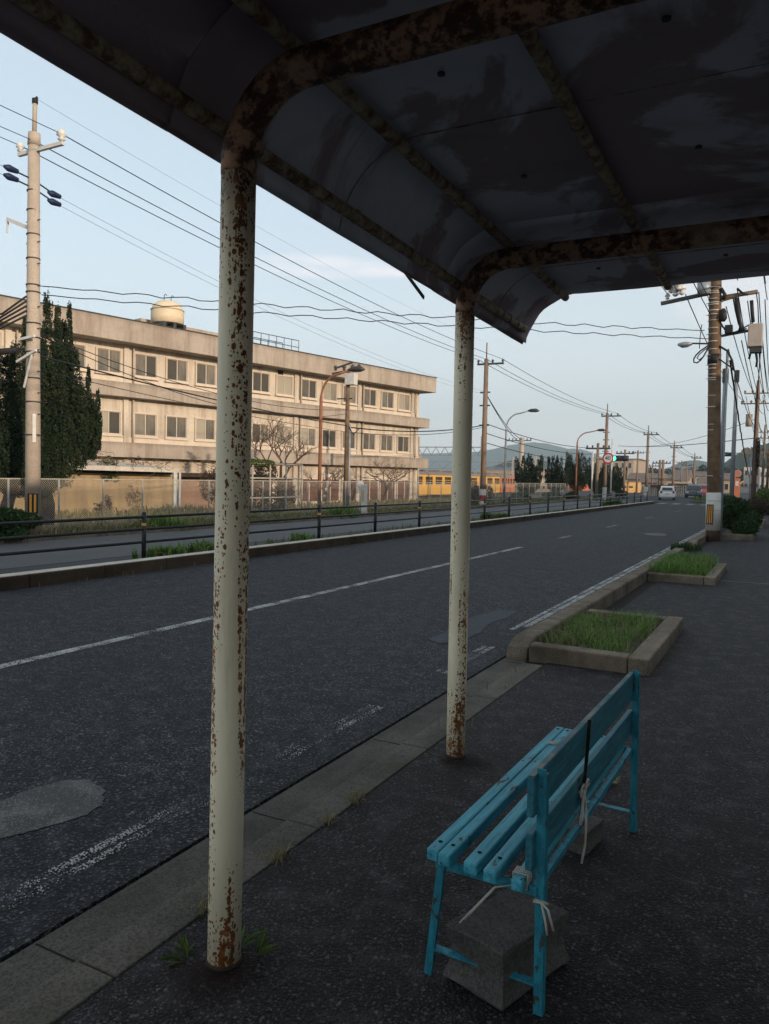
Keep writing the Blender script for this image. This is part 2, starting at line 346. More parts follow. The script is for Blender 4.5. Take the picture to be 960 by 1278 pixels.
me_y=np.concatenate([np.linspace(-200,-60,4),np.linspace(-40,160,101),np.linspace(200,3200,10)])
v=[(x,y,gz(x,y)) for y in me_y for x in me_x]; nx,ny=len(me_x),len(me_y)
fcs=np.array([(j*nx+i,j*nx+i+1,(j+1)*nx+i+1,(j+1)*nx+i) for j in range(ny-1) for i in range(nx-1)])
fast_mesh('ground',np.array(v),fcs,M['ground'])['kind']='structure'
Z=0.0
struct('road',MB().box((-8.4,-40,-.04),(-2.075,60,0)),M['road'])
struct('junction_road',MB().add([(-30,60,0),(-.5,60,0),(-.5,72,-.2),(-30,72,-.2),(-.5,150,-.1),(-30,150,-.1)],[(0,1,2,3),(3,2,4,5)]),M['road'])
struct('side_street',MB().box((-13.2,-40,-.04),(-9.9,60,.052)),M['side'])
struct('side_street_verge',MB().box((-9.9,-40,-.04),(-8.72,57,.046)),M['sidedark'])
struct('gutter',MB().box((-2.06,-40,-.04),(-1.865,60,-.006)),M['gutter'])
struct('gutter_gap',MB().box((-2.08,-40,-.05),(-2.055,60,-.018)),M['gap'])
k=MB(); y=1.585-1.11*12
while y<6.0:
    L=1.11; k.box((-1.862,y+.004,-.05),(-1.70,y+L-.004,.006)); y+=L
struct('flush_kerb',k,M['kerbflat'],bevel=.006)
struct('sidewalk',MB().box((-1.695,-40,-.05),(4.5,70,.0)),M['walk'])
struct('kerb_joint',MB().box((-1.87,-40,-.05),(-1.69,60,-.012)),M['gap'])
struct('far_yard',MB().box((4.5,-60,-.05),(9.0,80,-.004)),M['patch'])
k=MB(); y=1.585-1.11*12
for i in range(40): k.box((-2.05,y-.003,-.0055),(-1.868,y+.004,-.0045)) ; y+=1.11
struct('gutter_seam',k,M['gap'])
# road markings
mk=MB().box((-5.255,-30,.003),(-5.145,16.4,.0045))
mk2=MB()
for y0,y1 in ((19.5,20.9),(25.5,27.2),(33,35),(42,45)): mk2.box((-5.27,y0,.003),(-5.14,y1,.0045))
struct('worn_centre_line',mk2,M['line_worn'])
struct('centre_line',mk,M['line'])
struct('edge_line',MB().box((-2.41,7.3,.003),(-2.36,42,.0045)).box((-2.34,7.5,.003),(-2.275,42,.0045)),M['line'])
def eb(k,y0,y1,x0=-2.36):
    for xa,xb in ((x0,x0+.045),(x0+.065,x0+.11)): k.box((xa,y0,.003),(xb,y1,.0045))
    return k
struct('worn_edge_line',eb(eb(eb(MB(),1.66,2.55,-2.385),3.42,4.35,-2.375),5.35,6.45,-2.365),M['line_worn'])
struct('faint_edge_line',eb(eb(MB(),-3,1.6),2.6,3.4),M['line_faint'])
k=MB()
for i in range(7): k.box((-8.3+i*.95,57.0,.003),(-7.8+i*.95,59.5,.0045))
struct('crossing_marks',k,M['line'])
def blob(cx,cy,rx,ry,z0,z1,seed,n=36):
    r_=random.Random(seed); ph=[r_.uniform(0,6.28) for _ in range(4)]; pts=[]
    for i in range(n):
        t=2*math.pi*i/n; q=1+.14*math.sin(2*t+ph[0])+.10*math.sin(3*t+ph[1])+.06*math.sin(5*t+ph[2])+.03*math.sin(9*t+ph[3]); pts.append((cx+rx*q*math.cos(t),cy+ry*q*math.sin(t)))
    return MB().prism(pts,z0,z1,'xy')
def patchpoly(name,pxs,z,mat):
    rr_=random.Random(len(pxs)); P_=[]
    for i in range(len(pxs)):
        a_=G(*pxs[i]); b_=G(*pxs[(i+1)%len(pxs)])
        for q in range(5): c_=a_.lerp(b_,q/5); P_.append((c_.x+rr_.uniform(-.008,.008),c_.y+rr_.uniform(-.008,.008)))
    struct(name,MB().prism(P_,.001,z,'xy'),mat)
patchpoly('road_patch',[(-90,1022),(-40,1012),(0,1000),(40,985),(80,975),(112,974),(130,986),(128,1004),(108,1018),(70,1030),(30,1041),(0,1048),(-60,1068)],.004,M['patch'])
patchpoly('road_patch',[(533,798),(556,790),(572,776),(598,768),(625,761),(646,763),(632,772),(612,778),(600,790),(578,799),(550,804)],.004,M['patch_dark'])
struct('manhole_cover',blob(-3.35,23.2,.35,.6,.001,.004,5),M['patch'])
struct('sidewalk_seam',MB().box((-.9,12.9,.0005),(4.4,12.98,.002)).box((-.8,15.2,.0005),(4.4,15.24,.002)),M['kerbflat'])
# far-side kerb (raised, pale worn top, dirty face)
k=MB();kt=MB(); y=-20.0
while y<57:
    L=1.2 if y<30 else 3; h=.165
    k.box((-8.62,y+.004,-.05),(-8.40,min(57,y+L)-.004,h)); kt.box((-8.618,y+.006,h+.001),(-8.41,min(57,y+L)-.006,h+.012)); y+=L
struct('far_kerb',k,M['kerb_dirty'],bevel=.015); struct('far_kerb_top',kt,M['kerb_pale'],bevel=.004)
k=MB(); y=-20.0
while y<60: k.box((-13.38,y+.004,-.05),(-13.2,y+1.992,.15)); y+=2
struct('side_kerb',k,M['kerb'],bevel=.015)
struct('verge_soil',MB().box((-15.6,-40,-.3),(-13.38,60,.10)),M['soil'])
# raised kerb on our side
def kerb_run(name,y0,y1,h=.155,taper=True):
    k=MB(); 
    ys=[y0]; 
    while ys[-1]<y1-.01: ys.append(min(y1,ys[-1]+.6))
    for i in range(len(ys)-1):
        a,b=ys[i]+.003,ys[i+1]-.003
        if i==0 and taper:
            poly=[(a,-.05),(b,-.05),(b,h),(a+.28,h),(a+.14,h*.88),(a+.05,h*.6),(a,.02)]; k.prism([(p,q) for p,q in poly],-2.05,-1.87,'yz')
        else: k.box((-2.05,a,-.05),(-1.87,b,h))
    return struct(name,k,M['kerb'],bevel=.022)
kerb_run('raised_kerb',6.12,16.9); kerb_run('raised_kerb',19.2,22.3); kerb_run('raised_kerb',22.6,58,taper=False)
def tufts(name,pts,h,n,mat,spread=.05,seed=1,width=.006,lean=.6,parent=None,label=None,kind='stuff',cat='grass'):
    g=np.random.default_rng(seed); P=np.repeat(np.array(pts,float),n,0); K=len(P)
    P[:,:2]+=g.normal(0,spread,(K,2)); ht=h*g.uniform(.45,1.15,K); an=g.uniform(0,2*np.pi,K); ln=lean*g.uniform(.1,1,K)*ht
    d=np.stack([np.cos(an),np.sin(an),0*an],1); sdv=np.stack([-np.sin(an),np.cos(an),0*an],1)*width*g.uniform(.6,1.3,K)[:,None]
    b0=P-sdv; b1=P+sdv; m=P+d*(ln*.35)[:,None]; m[:,2]+=ht*.6; m0=m-sdv*.8; m1=m+sdv*.8; t=P+d*ln[:,None]; t[:,2]+=ht*(1-.25*ln/ht); t2=t+sdv*.1
    V=np.stack([b0,b1,m1,m0,t2,t],1).reshape(-1,3); i=np.arange(K)[:,None]*6
    Fq=np.concatenate([i+np.array([[0,1,2,3]]),i+np.array([[3,2,4,5]])],0)
    o=fast_mesh(name,V,Fq,mat,parent)
    if parent is None: o['kind']=kind; 
    if label: o['label']=label; o['category']=cat
    return o
# planters along the kerb
def planter(x0,x1,y0,y1,h,label,back=True):
    w=.16
    t=thing('planter',label,'planter',((x0+x1)/2,(y0+y1)/2,0),0,'kerbed planters on the sidewalk')
    k=MB(); n=2
    k.box((x0,y0,-.04),((x0+x1-w)/2+.28,y0+w,h)).box(((x0+x1-w)/2+.286,y0,-.04),(x1-w-.003,y0+w,h*.97)) if x1-x0>1.1 else k.box((x0,y0,-.04),(x1-w-.003,y0+w,h))
    L=(y1-y0)/3
    for i in range(3): k.box((x1-w,y0+i*L+.003,-.04),(x1,y0+(i+1)*L-.003,h*(1,.98,.96)[i]))
    obj('kerb',k,M['kerb'],t,bevel=.015)
    if back: obj('back_kerb',MB().box((x0,y1-w,-.04),(x1-w-.004,y1,h*.9)),M['kerb'],t,bevel=.012)
    obj('soil',MB().box((x0+.01,y0+w+.003,-.03),(x1-w-.004,y1-w-.003,h*.55)),M['soil'],t)
    return t
planter(-1.86,-.90,6.15,8.35,.13,'nearest kerbed planter full of tall green grass, just beyond the bench')
planter(-1.86,-.90,12.2,14.6,.12,'low planter with leafy grass, second from the bench')
planter(-1.62,-.80,22.6,25.6,.16,'planter kerb round the big dark green bush beside the utility pole')
planter(-1.62,-.75,29.5,33.5,.16,'planter kerb round the brownish clipped bush, farther along the sidewalk')
g=[(x,y,.07) for x in np.arange(-1.82,-1.10,.06) for y in np.arange(6.35,8.2,.07) if math.sin(x*9+y*4)+math.sin(y*7.3-x*5)+random.uniform(-.6,1.2)>-.3]
tufts('grass',g,.135,8,M['grass'],.05,4,.0032,1.6,label='tall green grass filling the nearest planter')
tufts('dry_grass',[(random.uniform(-1.8,-1.1),random.uniform(6.35,8.15),.07) for _ in range(60)],.12,8,M['drygrass'],.05,44,.003,1.5,label='dry straw among the grass of the nearest planter')
g=[(x,y,.06) for x in np.arange(-1.80,-1.08,.08) for y in np.arange(12.35,14.6,.1)]
tufts('grass',g,.27,9,M['grass'],.06,5,.006,1.1,label='leafy green grass in the second planter')
tufts('dry_grass',[(-1.70,2.75,0),(-1.69,2.98,0),(-1.70,2.38,0),(-1.70,2.42,0),(-1.72,3.05,0),(-1.71,1.98,0)],.055,26,M['drygrass'],.018,6,.0022,1.3,label='dry grass tufts in the kerb seam')
tufts('dry_grass',[(-1.72+random.uniform(-.1,.02),y,0) for y in np.arange(4.2,6.1,.5)]+[(-8.38,y,.0) for y in np.arange(3,30,.7)],.08,8,M['drygrass'],.07,8,.003,1.0,label='dry grass wisps along the kerb feet')
tufts('grass',[(-8.95+random.uniform(-.15,.15),y+random.uniform(-.3,.3),.045) for y in np.arange(10,56,.35)],.22,10,M['weed'],.13,9,.012,.8,label='weeds growing behind the far kerb under the guard rail')
tufts('grass',[(random.uniform(-15.4,-13.6),random.uniform(8,55),.09) for _ in range(420)],.18,7,M['weed'],.15,10,.010,.8,label='rough weeds along the chain-link fence')
tufts('dry_grass',[(random.uniform(-15.4,-13.5),random.uniform(6,32),.09) for _ in range(800)],.15,7,M['drygrass'],.14,11,.012,.9,label='dry brown grass along the chain-link fence')
tufts('dry_grass',[(random.uniform(-25,-15.8),random.uniform(12,80),gz(-18,20)) for _ in range(2200)],.35,6,M['drygrass'],.3,12,.03,.8,label='dry grass on the waste ground behind the fence')
# ---------------------------------------------------------------- bus shelter
SH=thing('bus_shelter','rusty cream-painted pipe bus shelter with a dark sheet metal roof overhead','bus shelter',(-.4,2.0,0))
PXX=-1.505; RP=.051; ZB=2.63; RB=.24; XR=.72
for Yp,PXB,PXX in ((-.2,-1.5,-1.5),(1.81,-1.478,-1.462),(3.80,-1.535,-1.55)):
    for xx,xb in ((PXX,PXB),(XR,XR)):
        obj('post',MB().tube([(xb+(xx-xb)*t,Yp,-.03+(ZB-RB+.01)*t) for t in (0,.25,.5,.75,1)],RP,32),M['post'],SH)
    pts=[]
    for i in range(11):
        t=math.pi/2*i/10; pts.append((PXX+RB-RB*math.cos(t),Yp,ZB-RB+RB*math.sin(t)))
    for i in range(1,12): pts.append((PXX+RB+(XR-RB*2-PXX)*i/12,Yp,ZB))
    for i in range(11):
        t=math.pi/2*i/10; pts.append((XR-RB+RB*math.sin(t),Yp,ZB-RB+RB*math.cos(t)))
    pts=[(PXX,Yp,ZB-RB-.02)]+pts+[(XR,Yp,ZB-RB-.02)]
    obj('roof_beam',MB().tube(pts,RP+.001,28),M['beam'],SH)
PXX=-1.505; FEET=((1.81,-1.478),(3.80,-1.535))
Y0R,Y1R=-1.3,5.08
# roof profile (outside of the beam): from the street-side edge round the bend and over
RO=RB+RP+.062
prof=[(PXX-RP-.085,2.44),(PXX-RP-.08,2.455)]
for i in range(13):
    t=R(8)+ (math.pi/2-R(8))*i/12; prof.append((PXX+RB-RO*math.cos(t)*1.0,ZB-RB+RO*math.sin(t)))
prof+=[(x,ZB+RP+.062) for x in (-.9,-.5,-.1,.3,.48)]
for i in range(11):
    t=math.pi/2*i/12; prof.append((XR-RB+RO*math.sin(t),ZB-RB+RO*math.cos(t)))
RS=-.021
def sheet(y0,y1,off=0.0,nseg=8):
    ny=nseg+1; vs=[]; fs=[]; n=len(prof); th=.006
    for L in (0,1):
        for j in range(ny):
            for i,(x,z) in enumerate(prof):
                a=prof[max(i-1,0)]; b=prof[min(i+1,n-1)]; nx_,nz_=-(b[1]-a[1]),(b[0]-a[0]); q=math.hypot(nx_,nz_) or 1
                w=.004*math.sin(j*2.1+i*1.3)+off; vs.append((x+nx_/q*(L*th+w),y0+(y1-y0)*j/nseg,z+nz_/q*(L*th+w)+RS*(y0+(y1-y0)*j/nseg-4)))
    Q=n*ny
    for j in range(ny-1):
        for i in range(n-1):
            a=j*n+i; fs.append((a,a+1,a+n+1,a+n)); fs.append((Q+a,Q+a+n,Q+a+n+1,Q+a+1))
    for j in range(ny-1):
        for i in (0,n-1): a=j*n+i; fs.append((a,a+n,Q+a+n,Q+a))
    for i in range(n-1):
        for j in (0,ny-1): a=j*n+i; fs.append((a,a+1,Q+a+1,Q+a))
    return MB().add(vs,fs,True)
for y0,y1,of in ((Y0R,1.71,.008),(1.69,3.62,0),(3.60,Y1R,.008)):
    o=obj('roof_sheet',sheet(y0,y1,of),M['roofsheet'],SH)
# purlins: pipe with couplings
for (x,z) in ((PXX-RP-.034,2.515),(PXX+RB*.75,ZB+RP+.018),(-.70,ZB+RP+.030),(.0,ZB+RP+.030)):
    k=MB().tube([(x,Y0R+.05,z+RS*(Y0R-4)),(x,2,z-2*RS),(x,Y1R-.13,z+RS)],.024,14)
    for yy in (-.3,.95,1.55,2.7,4.6): k.tube([(x,yy,z+RS*(yy-4)),(x,yy+.012,z+RS*(yy-4))],.028,14)
    obj('purlin',k,M['purlin'],SH)
for yy in (1.35,2.25,3.1,4.5):
    for x in (-1.02,-.35,.3): obj('roof_bolt',MB().lathe((x,yy,ZB+RP+.052+RS*(yy-4)),[(.013,-.006),(.013,0),(.006,.004)],8),M['steel_dark'],SH)
for yy in (1.1,2.62,4.4):
    obj('roof_seam',MB().tube([(x+.003,yy,z-.002+RS*(yy-4)) for i,(x,z) in enumerate(prof[2:18])],.0022,4),M['purlin'],SH)
obj('loose_strip',MB().bar((-1.66,3.30,2.475),(-1.66,3.52,2.40),.006,.018),M['steel_dark'],SH)
# dark rust stain + dirt collars at the feet of the posts
for Yp,PXB in FEET:
    obj('foot_collar',MB().lathe((PXB,Yp,.0),[(RP+.005,0),(RP+.004,.005),(RP+.001,.012)],24),M['kerb_dirty'],SH)
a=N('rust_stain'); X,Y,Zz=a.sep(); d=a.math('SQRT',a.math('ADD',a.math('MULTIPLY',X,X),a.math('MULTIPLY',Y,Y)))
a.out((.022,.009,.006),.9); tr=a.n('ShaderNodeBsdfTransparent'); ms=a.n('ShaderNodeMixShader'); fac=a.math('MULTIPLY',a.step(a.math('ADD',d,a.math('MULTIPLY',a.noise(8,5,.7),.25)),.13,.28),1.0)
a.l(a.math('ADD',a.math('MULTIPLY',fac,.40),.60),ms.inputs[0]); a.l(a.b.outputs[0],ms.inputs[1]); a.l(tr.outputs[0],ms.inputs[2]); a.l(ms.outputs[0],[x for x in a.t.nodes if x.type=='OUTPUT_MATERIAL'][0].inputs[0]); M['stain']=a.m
for Yp in (1.74,3.72):
    o=struct('rust_stain',MB().prism([(.27*math.cos(i*math.pi/12),.22*math.sin(i*math.pi/12)) for i in range(24)],.0005,.0015,'xy'),M['stain']); o.location=(PXX+.06,Yp,.0005)
# weeds at the nearest post foot
def sprig(name,label,p,dirs,mat):
    k=MB(); p=Vector(p)
    for (ang,L,el) in dirs:
        d=Vector((math.cos(ang),math.sin(ang),el)).normalized(); sdv=Vector((-math.sin(ang),math.cos(ang),0))*L*.06
        q=p+Vector((random.uniform(-.012,.012),random.uniform(-.012,.012),0)); m=q+d*L*.5; t=q+d*L; t.z-=L*.18
        k.add([q,m+sdv,t,m-sdv],[(0,1,2),(0,2,3)])
    return tag(obj(name,k,mat),label,'weed')
ds=lambda n,a0,a1:[(random.uniform(a0,a1),random.uniform(.05,.10),random.uniform(.25,1.3)) for _ in range(int(n*1.3))]
sprig('weed','leafy weed at the left foot of the nearest post',G(232,1197),ds(11,1.6,4.6),M['weed'])
sprig('weed','small weed sprigs right of the nearest post foot',G(322,1190),ds(8,-1.2,2.2),M['weed'])
sprig('weed','tiny weed close behind the nearest post foot',G(303,1180),ds(5,0,3),M['grass'])
# ---------------------------------------------------------------- bench
BR=R(1.3); BX=-.72; BY=2.06; BL=1.30
BEN=thing('bench','weathered turquoise slatted wooden bench tied with white string','bench',(BX,BY,0),-BR)
def bobj(name,mb,mat,bevel=0): return obj(name,mb,mat,BEN,local=True,bevel=bevel)
zs=.40; th=.034
def slat(x0,x1,y0,y1,z=zs,t=th,name='seat_slat',tilt=0):
    k=MB().box((x0,y0,z-t),(x1,y1,z)); return bobj(name,k,M['slat'],.006)
slat(-.188,-.149,-.026,BL,t=.036); slat(-.146,-.107,-.036,BL-.004,t=.038)
slat(-.063,-.020,-.042,BL-.01,t=.036); slat(.002,.043,-.055,BL-.01,t=.036); slat(.080,.115,-.04,BL-.02,zs-.012)
for y in (0.0,BL-.0):
    # side frame: front leg, rear leg with back post, seat cross bar, lower stretcher
    def leg(p,q,w,t,nm): return bobj(nm,MB().bar(p,q,t,w,(1,0,0)).bar(Vector(p)+Vector((-.0,w*.5,0)),Vector(q)+Vector((0,w*.5,0)),w*.9,.004,(0,1,0)),M['bframe'])
    leg((-.185,y,0),(-.148,y,zs-th-.001),.024,.005,'leg')
    bobj('leg',MB().bar((.158,y,0),(.148,y,.70),.026,.005,(0,1,0)).bar((.170,y+.012,0),(.160,y+.012,.685),.004,.022,(0,1,0)),M['bframe'])
    bobj('cross_bar',MB().bar((-.17,y+.006,zs-th-.018),(.165,y+.006,zs-th-.018),.005,.030),M['bframe'])
    bobj('stretcher',MB().bar((-.175,y+.006,.085),(.155,y+.006,.085),.028,.005),M['bframe'])
    for x in (-.168,-.126,-.041,.022):
        bobj('bolt',MB().lathe((x,y+.03 if y<.5 else y-.04,zs+.0005),[(.0065,0),(.0065,.0015),(.003,.002)],10),M['gap'])
def board(z0,z1,nm='back_board'):
    k=MB().box((.118,-.035,z0),(.138,BL+.02,z1)); return bobj(nm,k,M['backboard'],.003)
board(.57,.685); board(.42,.525)
bobj('worn_edge',MB().box((.1195,-.030,.686),(.1365,BL+.015,.6875)),M['wornedge'])
bobj('rear_rail',MB().box((.124,-.01,.34),(.146,BL,.362)),M['bframe'],.002)
# things tied to it
def bw(p): # bench local
    M_=Matrix.Rotation(-BR,3,'Z'); return Vector((BX,BY,0))+M_@Vector(p)
def stringobj(name,label,curves,r=.0035):
    k=MB()
    for c in curves:
        pts=[bw(p) for p in c]; k.tube(pts,r,6)
    return tag(obj(name,k,M['string']),label,'string','strings tied to the bench')
def loop(c,rx,rz,ax='x',n=12,a0=0,a1=6.28):
    return [(c[0]+(rx*math.cos(a0+(a1-a0)*i/n) if ax!='x' else 0),c[1]+(rx*math.cos(a0+(a1-a0)*i/n) if ax=='x' else 0),c[2]+rz*math.sin(a0+(a1-a0)*i/n)) for i in range(n+1)]
def wrapy(x0,x1,z0,z1,y,j=0): return [(x0,y,z0),(x0,y+.002,z1),(x1,y+.004,z1),(x1,y+.004,z0),(x0,y+.005,z0)]
stringobj('string','white string wrapped round the far end of a front seat slat',[wrapy(-.148,-.105,zs-th-.003,zs+.004,1.05+.012*i) for i in range(3)])
stringobj('string','white string wrapped round the near end of the rearmost slat',[wrapy(.077,.118,zs-th-.016,zs-.007,-.01+.011*i) for i in range(4)]+[[(.10,-.0,.36),(.03,-.02,.34),(-.05,-.05,.235)],[(.10,.01,.36),(.02,-.01,.33),(-.06,-.06,.228)]],.0026)
stringobj('string','white string knotted round the near rear leg, two loose ends',[wrapy(.140,.170,.325,.329,-.008),[(.140,-.018,.33),(.165,-.02,.334),(.18,-.01,.33)],[(.165,-.022,.335),(.186,-.03,.325),(.200,-.02,.265)],[(.165,-.022,.333),(.18,-.035,.30),(.186,-.03,.255)]])
yb=.46
stringobj('string','white string bow with a long hanging end behind the backrest',[loop((.150,yb,.475),.030,.022),[(.152,yb,.485),(.156,yb+.035,.505),(.156,yb+.05,.485),(.152,yb,.482)],[(.152,yb,.482),(.158,yb-.05,.42),(.158,yb-.055,.385),(.156,yb-.03,.39),(.152,yb,.48)],[(.152,yb,.48),(.160,yb+.012,.40),(.162,yb+.0,.30),(.160,yb-.03,.245)],[(.115,yb-.02,.47),(.15,yb-.01,.475),(.15,yb+.03,.48)]],.0042)
k=MB().tube([bw((.150,yb+.05,.70)),bw((.150,yb+.035,.60)),bw((.149,yb+.0,.47)),bw((.148,yb-.02,.40))],[.006,.006,.005,.004],8)
tag(obj('thin_rod',k,M['gap']),'thin dark rod tied upright against the bench backrest','rod')
# concrete weights under the bench
def cblock(label,loc,rz,tilt,s):
    prof=[(0,0),(.10,.0),(1,0)]
    k=MB(); L,W_=.34*s,.215*s; s=s*.165/.215
    zs_=[0,.012,.075,.125,.185,.208,.215]; sc=[.97,1.02,.91,.90,.98,1,.96]; vs=[]; n=28
    rr=random.Random(3)
    def ring(sca,z):
        out=[]
        for (u,w) in [(-1,-1),(-.5,-1),(0,-1),(.5,-1),(1,-1),(1,-.33),(1,.33),(1,1),(.5,1),(0,1),(-.5,1),(-1,1),(-1,.33),(-1,-.33)]:
            out.append((u*L/2*sca+rr.uniform(-.003,.003),w*W_/2*sca+rr.uniform(-.003,.003),z*s+rr.uniform(-.002,.002)))
        return out
    m=14
    for sc_,z_ in zip(sc,zs_): vs+=ring(sc_,z_)
    fs=[(i*m+j,i*m+(j+1)%m,(i+1)*m+(j+1)%m,(i+1)*m+j) for i in range(len(sc)-1) for j in range(m)]+[tuple(range(m))[::-1],tuple(range((len(sc)-1)*m,len(sc)*m))]
    k.add(vs,fs); o=obj('concrete_block',k,M['block'],bevel=.004); o.location=loc; o.rotation_euler=(tilt[0],tilt[1],rz)
    return tag(o,label,'concrete block')
cblock('grey waisted concrete block under the near end of the bench',(-.70,2.20,.002),R(72),(R(-1),R(1)),1.0)
cblock('darker concrete block under the far half of the bench',(-.70,3.14,0),R(80),(0,0),.55)
k=MB().bar((-.02,0,.012),(.02,.01,.014),.03,.004)
for i in range(7):
    t=random.uniform(0,6.28); k.add([(.02*math.cos(t),.02*math.sin(t),.01),(.05*math.cos(t+.3),.05*math.sin(t+.3),.02),(.06*math.cos(t),.06*math.sin(t),.035),(.045*math.cos(t-.3),.045*math.sin(t-.3),.01)],[(0,1,2),(0,2,3)])
o=tag(obj('dead_leaf',k,M['drygrass']),'curled dead leaves on the pavement behind the far bench leg','dead leaves'); o.location=G(765,980)
# ---------------------------------------------------------------- guard rail
GR=thing('guard_rail','long black three-bar guard rail on the far kerb, some posts banded yellow','guard rail',(-8.80,8.72,0))
i=0; y=8.72-5*2.5
while y<57.2:
    k=MB().tube([(-8.80,y,0),(-8.80,y,.85)],.036,12).lathe((-8.80,y,.85),[(.036,0),(.03,.012),(.01,.018)],12)
    obj('post',k,M['black'],GR)
    if i%2==1: obj('yellow_band',MB().tube([(-8.80,y,.655),(-8.80,y,.695)],.0385,12,cap=False),M['yellow'],GR)
    i+=1; y+=2.5
for z in (.79,.60,.40): obj('rail',MB().tube([(-8.80,-3.8,z),(-8.80,20,z),(-8.80,57,z)],.022,8),M['black'],GR)
# ---------------------------------------------------------------- chain-link fence
a=N('chain_link'); X,Y,Zz=a.sep(); 
def diag(sign):
    q=a.math('ADD',a.math('MULTIPLY',Y,18.0),a.math('MULTIPLY',Zz,18.0*sign)); fr=a.math('FRACT',q); return a.math('LESS_THAN',fr,.13)
msk=a.math('MAXIMUM',diag(1),diag(-1)); a.out((.42,.38,.32),.6,.2); tr=a.n('ShaderNodeBsdfTransparent'); ms=a.n('ShaderNodeMixShader')
a.l(msk,ms.inputs[0]); a.l(tr.outputs[0],ms.inputs[1]); a.l(a.b.outputs[0],ms.inputs[2]); a.l(ms.outputs[0],[x for x in a.t.nodes if x.type=='OUTPUT_MATERIAL'][0].inputs[0]); M['chain']=a.m
FX=-14.75
M['fencepost']=mottled('fence_post_paint',(.30,.28,.24),(.42,.39,.33),6,.7)
FE=thing('chain_link_fence','low chain-link fence with pale posts running in front of the old building','fence',(FX,20,0))
y=YX(129,FX); ys=[]
yy=y-1.28*8
while yy<58: ys.append(yy); yy+=1.28
for yy in ys: obj('post',MB().tube([(FX,yy,-.1),(FX,yy,1.27)],.022,8),M['fencepost'],FE)
obj('top_rail',MB().tube([(FX,ys[0],1.27),(FX,ys[-1],1.27)],.015,6),M['fencepost'],FE)
o=obj('mesh_panel',MB().add([(FX+.02,ys[0],.08),(FX+.02,ys[-1],.08),(FX+.02,ys[-1],1.26),(FX+.02,ys[0],1.26)],[(0,1,2,3)]),M['chain'],FE)
# ---------------------------------------------------------------- old office building
def wallmat(name,c1,c2,stain,bandz=None):
    a=N(name); c=a.mix(a.step(a.noise(.5,6,.6),.35,.65),c1,c2)
    st=a.noise(1.6,7,.7,a.map((1,1,.12))); c=a.mix(a.math('MULTIPLY',a.step(st,.46,.70),.72),c,stain)
    c=a.mix(a.math('MULTIPLY',a.step(a.noise(6,6,.7),.5,.75),.35),c,stain)
    if bandz:
        X,Y,Zz=a.sep()
        for z in bandz:
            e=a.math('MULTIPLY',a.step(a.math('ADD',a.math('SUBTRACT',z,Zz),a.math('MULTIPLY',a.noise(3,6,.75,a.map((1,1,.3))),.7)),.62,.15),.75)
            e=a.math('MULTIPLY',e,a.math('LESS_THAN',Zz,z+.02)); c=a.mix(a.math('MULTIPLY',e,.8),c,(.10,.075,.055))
    a.bump(a.noise(30,3),.2,.01); return a.out(c,.9,0,.15)
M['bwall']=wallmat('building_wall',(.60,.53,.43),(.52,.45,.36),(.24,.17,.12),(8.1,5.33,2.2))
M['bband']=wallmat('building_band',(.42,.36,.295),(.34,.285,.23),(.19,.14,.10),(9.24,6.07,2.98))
M['bframe2']=mottled('window_surround',(.62,.53,.42),(.54,.45,.35),3,.8)
M['bpipe']=mottled('downpipe_paint',(.50,.42,.33),(.40,.33,.25),2,.7)
M['brownboard']=mottled('brown_board',(.10,.045,.030),(.16,.075,.05),1.5,.8,0,0,8)
M['sash']=mottled('aluminium_sash',(.45,.40,.33),(.55,.48,.40),3,.6)
a=N('window_pane'); X,Y,Zz=a.sep(); ri=a.n('ShaderNodeObjectInfo').outputs['Random']
blind=a.mix(a.step(a.noise(1.3,3,.6,a.map((1,1,1))),.4,.6),(.26,.23,.18),(.13,.13,.115)); fold=a.noise(9,3,.6,a.map((1,1,.06)))
c=a.mix(a.math('MULTIPLY',a.step(fold,.4,.65),.5),blind,(.07,.075,.07)); c=a.mix(a.math('MULTIPLY',a.step(ri,.40,.75),.90),c,(.045,.045,.038)); c=a.mix(a.math('MULTIPLY',a.step(ri,.40,.15),.9),c,(.46,.41,.31)); M['pane']=a.out(a.mix(.25,c,(.10,.075,.05)),.35,0,.3)
BU=thing('office_building','long three-storey cream concrete office block with stained ledges and sliding windows','building',E0,BROT)
def bo(name,mb,mat,parent=None,bevel=0):
    return obj(name,mb,mat,parent or BU,local=True,bevel=bevel)
SL=-45.0
bo('wall',MB().box((-12,SL,-1.2),(0,0,8.2)),M['bwall'])
bo('roof_parapet',MB().box((-12.5,SL,8.08),(.95,.92,9.22)),M['bband'],bevel=.03)
bo('roof_coping',MB().box((-12.54,SL,9.223),(.99,.96,9.27)),M['steel_dark'])
bo('upper_ledge',MB().box((.002,SL,5.32),(.62,.60,6.06)).box((-10,.002,5.32),(.0,.60,6.06)),M['bband'],bevel=.02)
bo('lower_ledge',MB().box((.002,SL,2.19),(.62,.60,2.97)).box((-10,.002,2.19),(.0,.60,2.97)),M['bband'],bevel=.02)
k=MB()
for z in (6.06,2.98): k.box((.003,SL,z),(.08,-.01,z+.28))
bo('sill_course',k,M['bframe2'])
bays=[-.55-6.07*i for i in range(8)]
for b in bays:
    bo('pilaster',MB().box((.001,b-.55,-1.2),(.14,b-.25,2.19)).box((.001,b-.55,2.98),(.14,b-.25,5.32)).box((.001,b-.55,6.07),(.14,b-.25,8.07)),M['bwall'])
    bo('downpipe',MB().tube([(.18,b-.02,-1),(.18,b-.02,2.19)],.05,8).tube([(.18,b-.02,2.98),(.18,b-.02,5.32)],.05,8).tube([(.18,b-.02,6.07),(.18,b-.02,8.07)],.05,8),M['bpipe'])
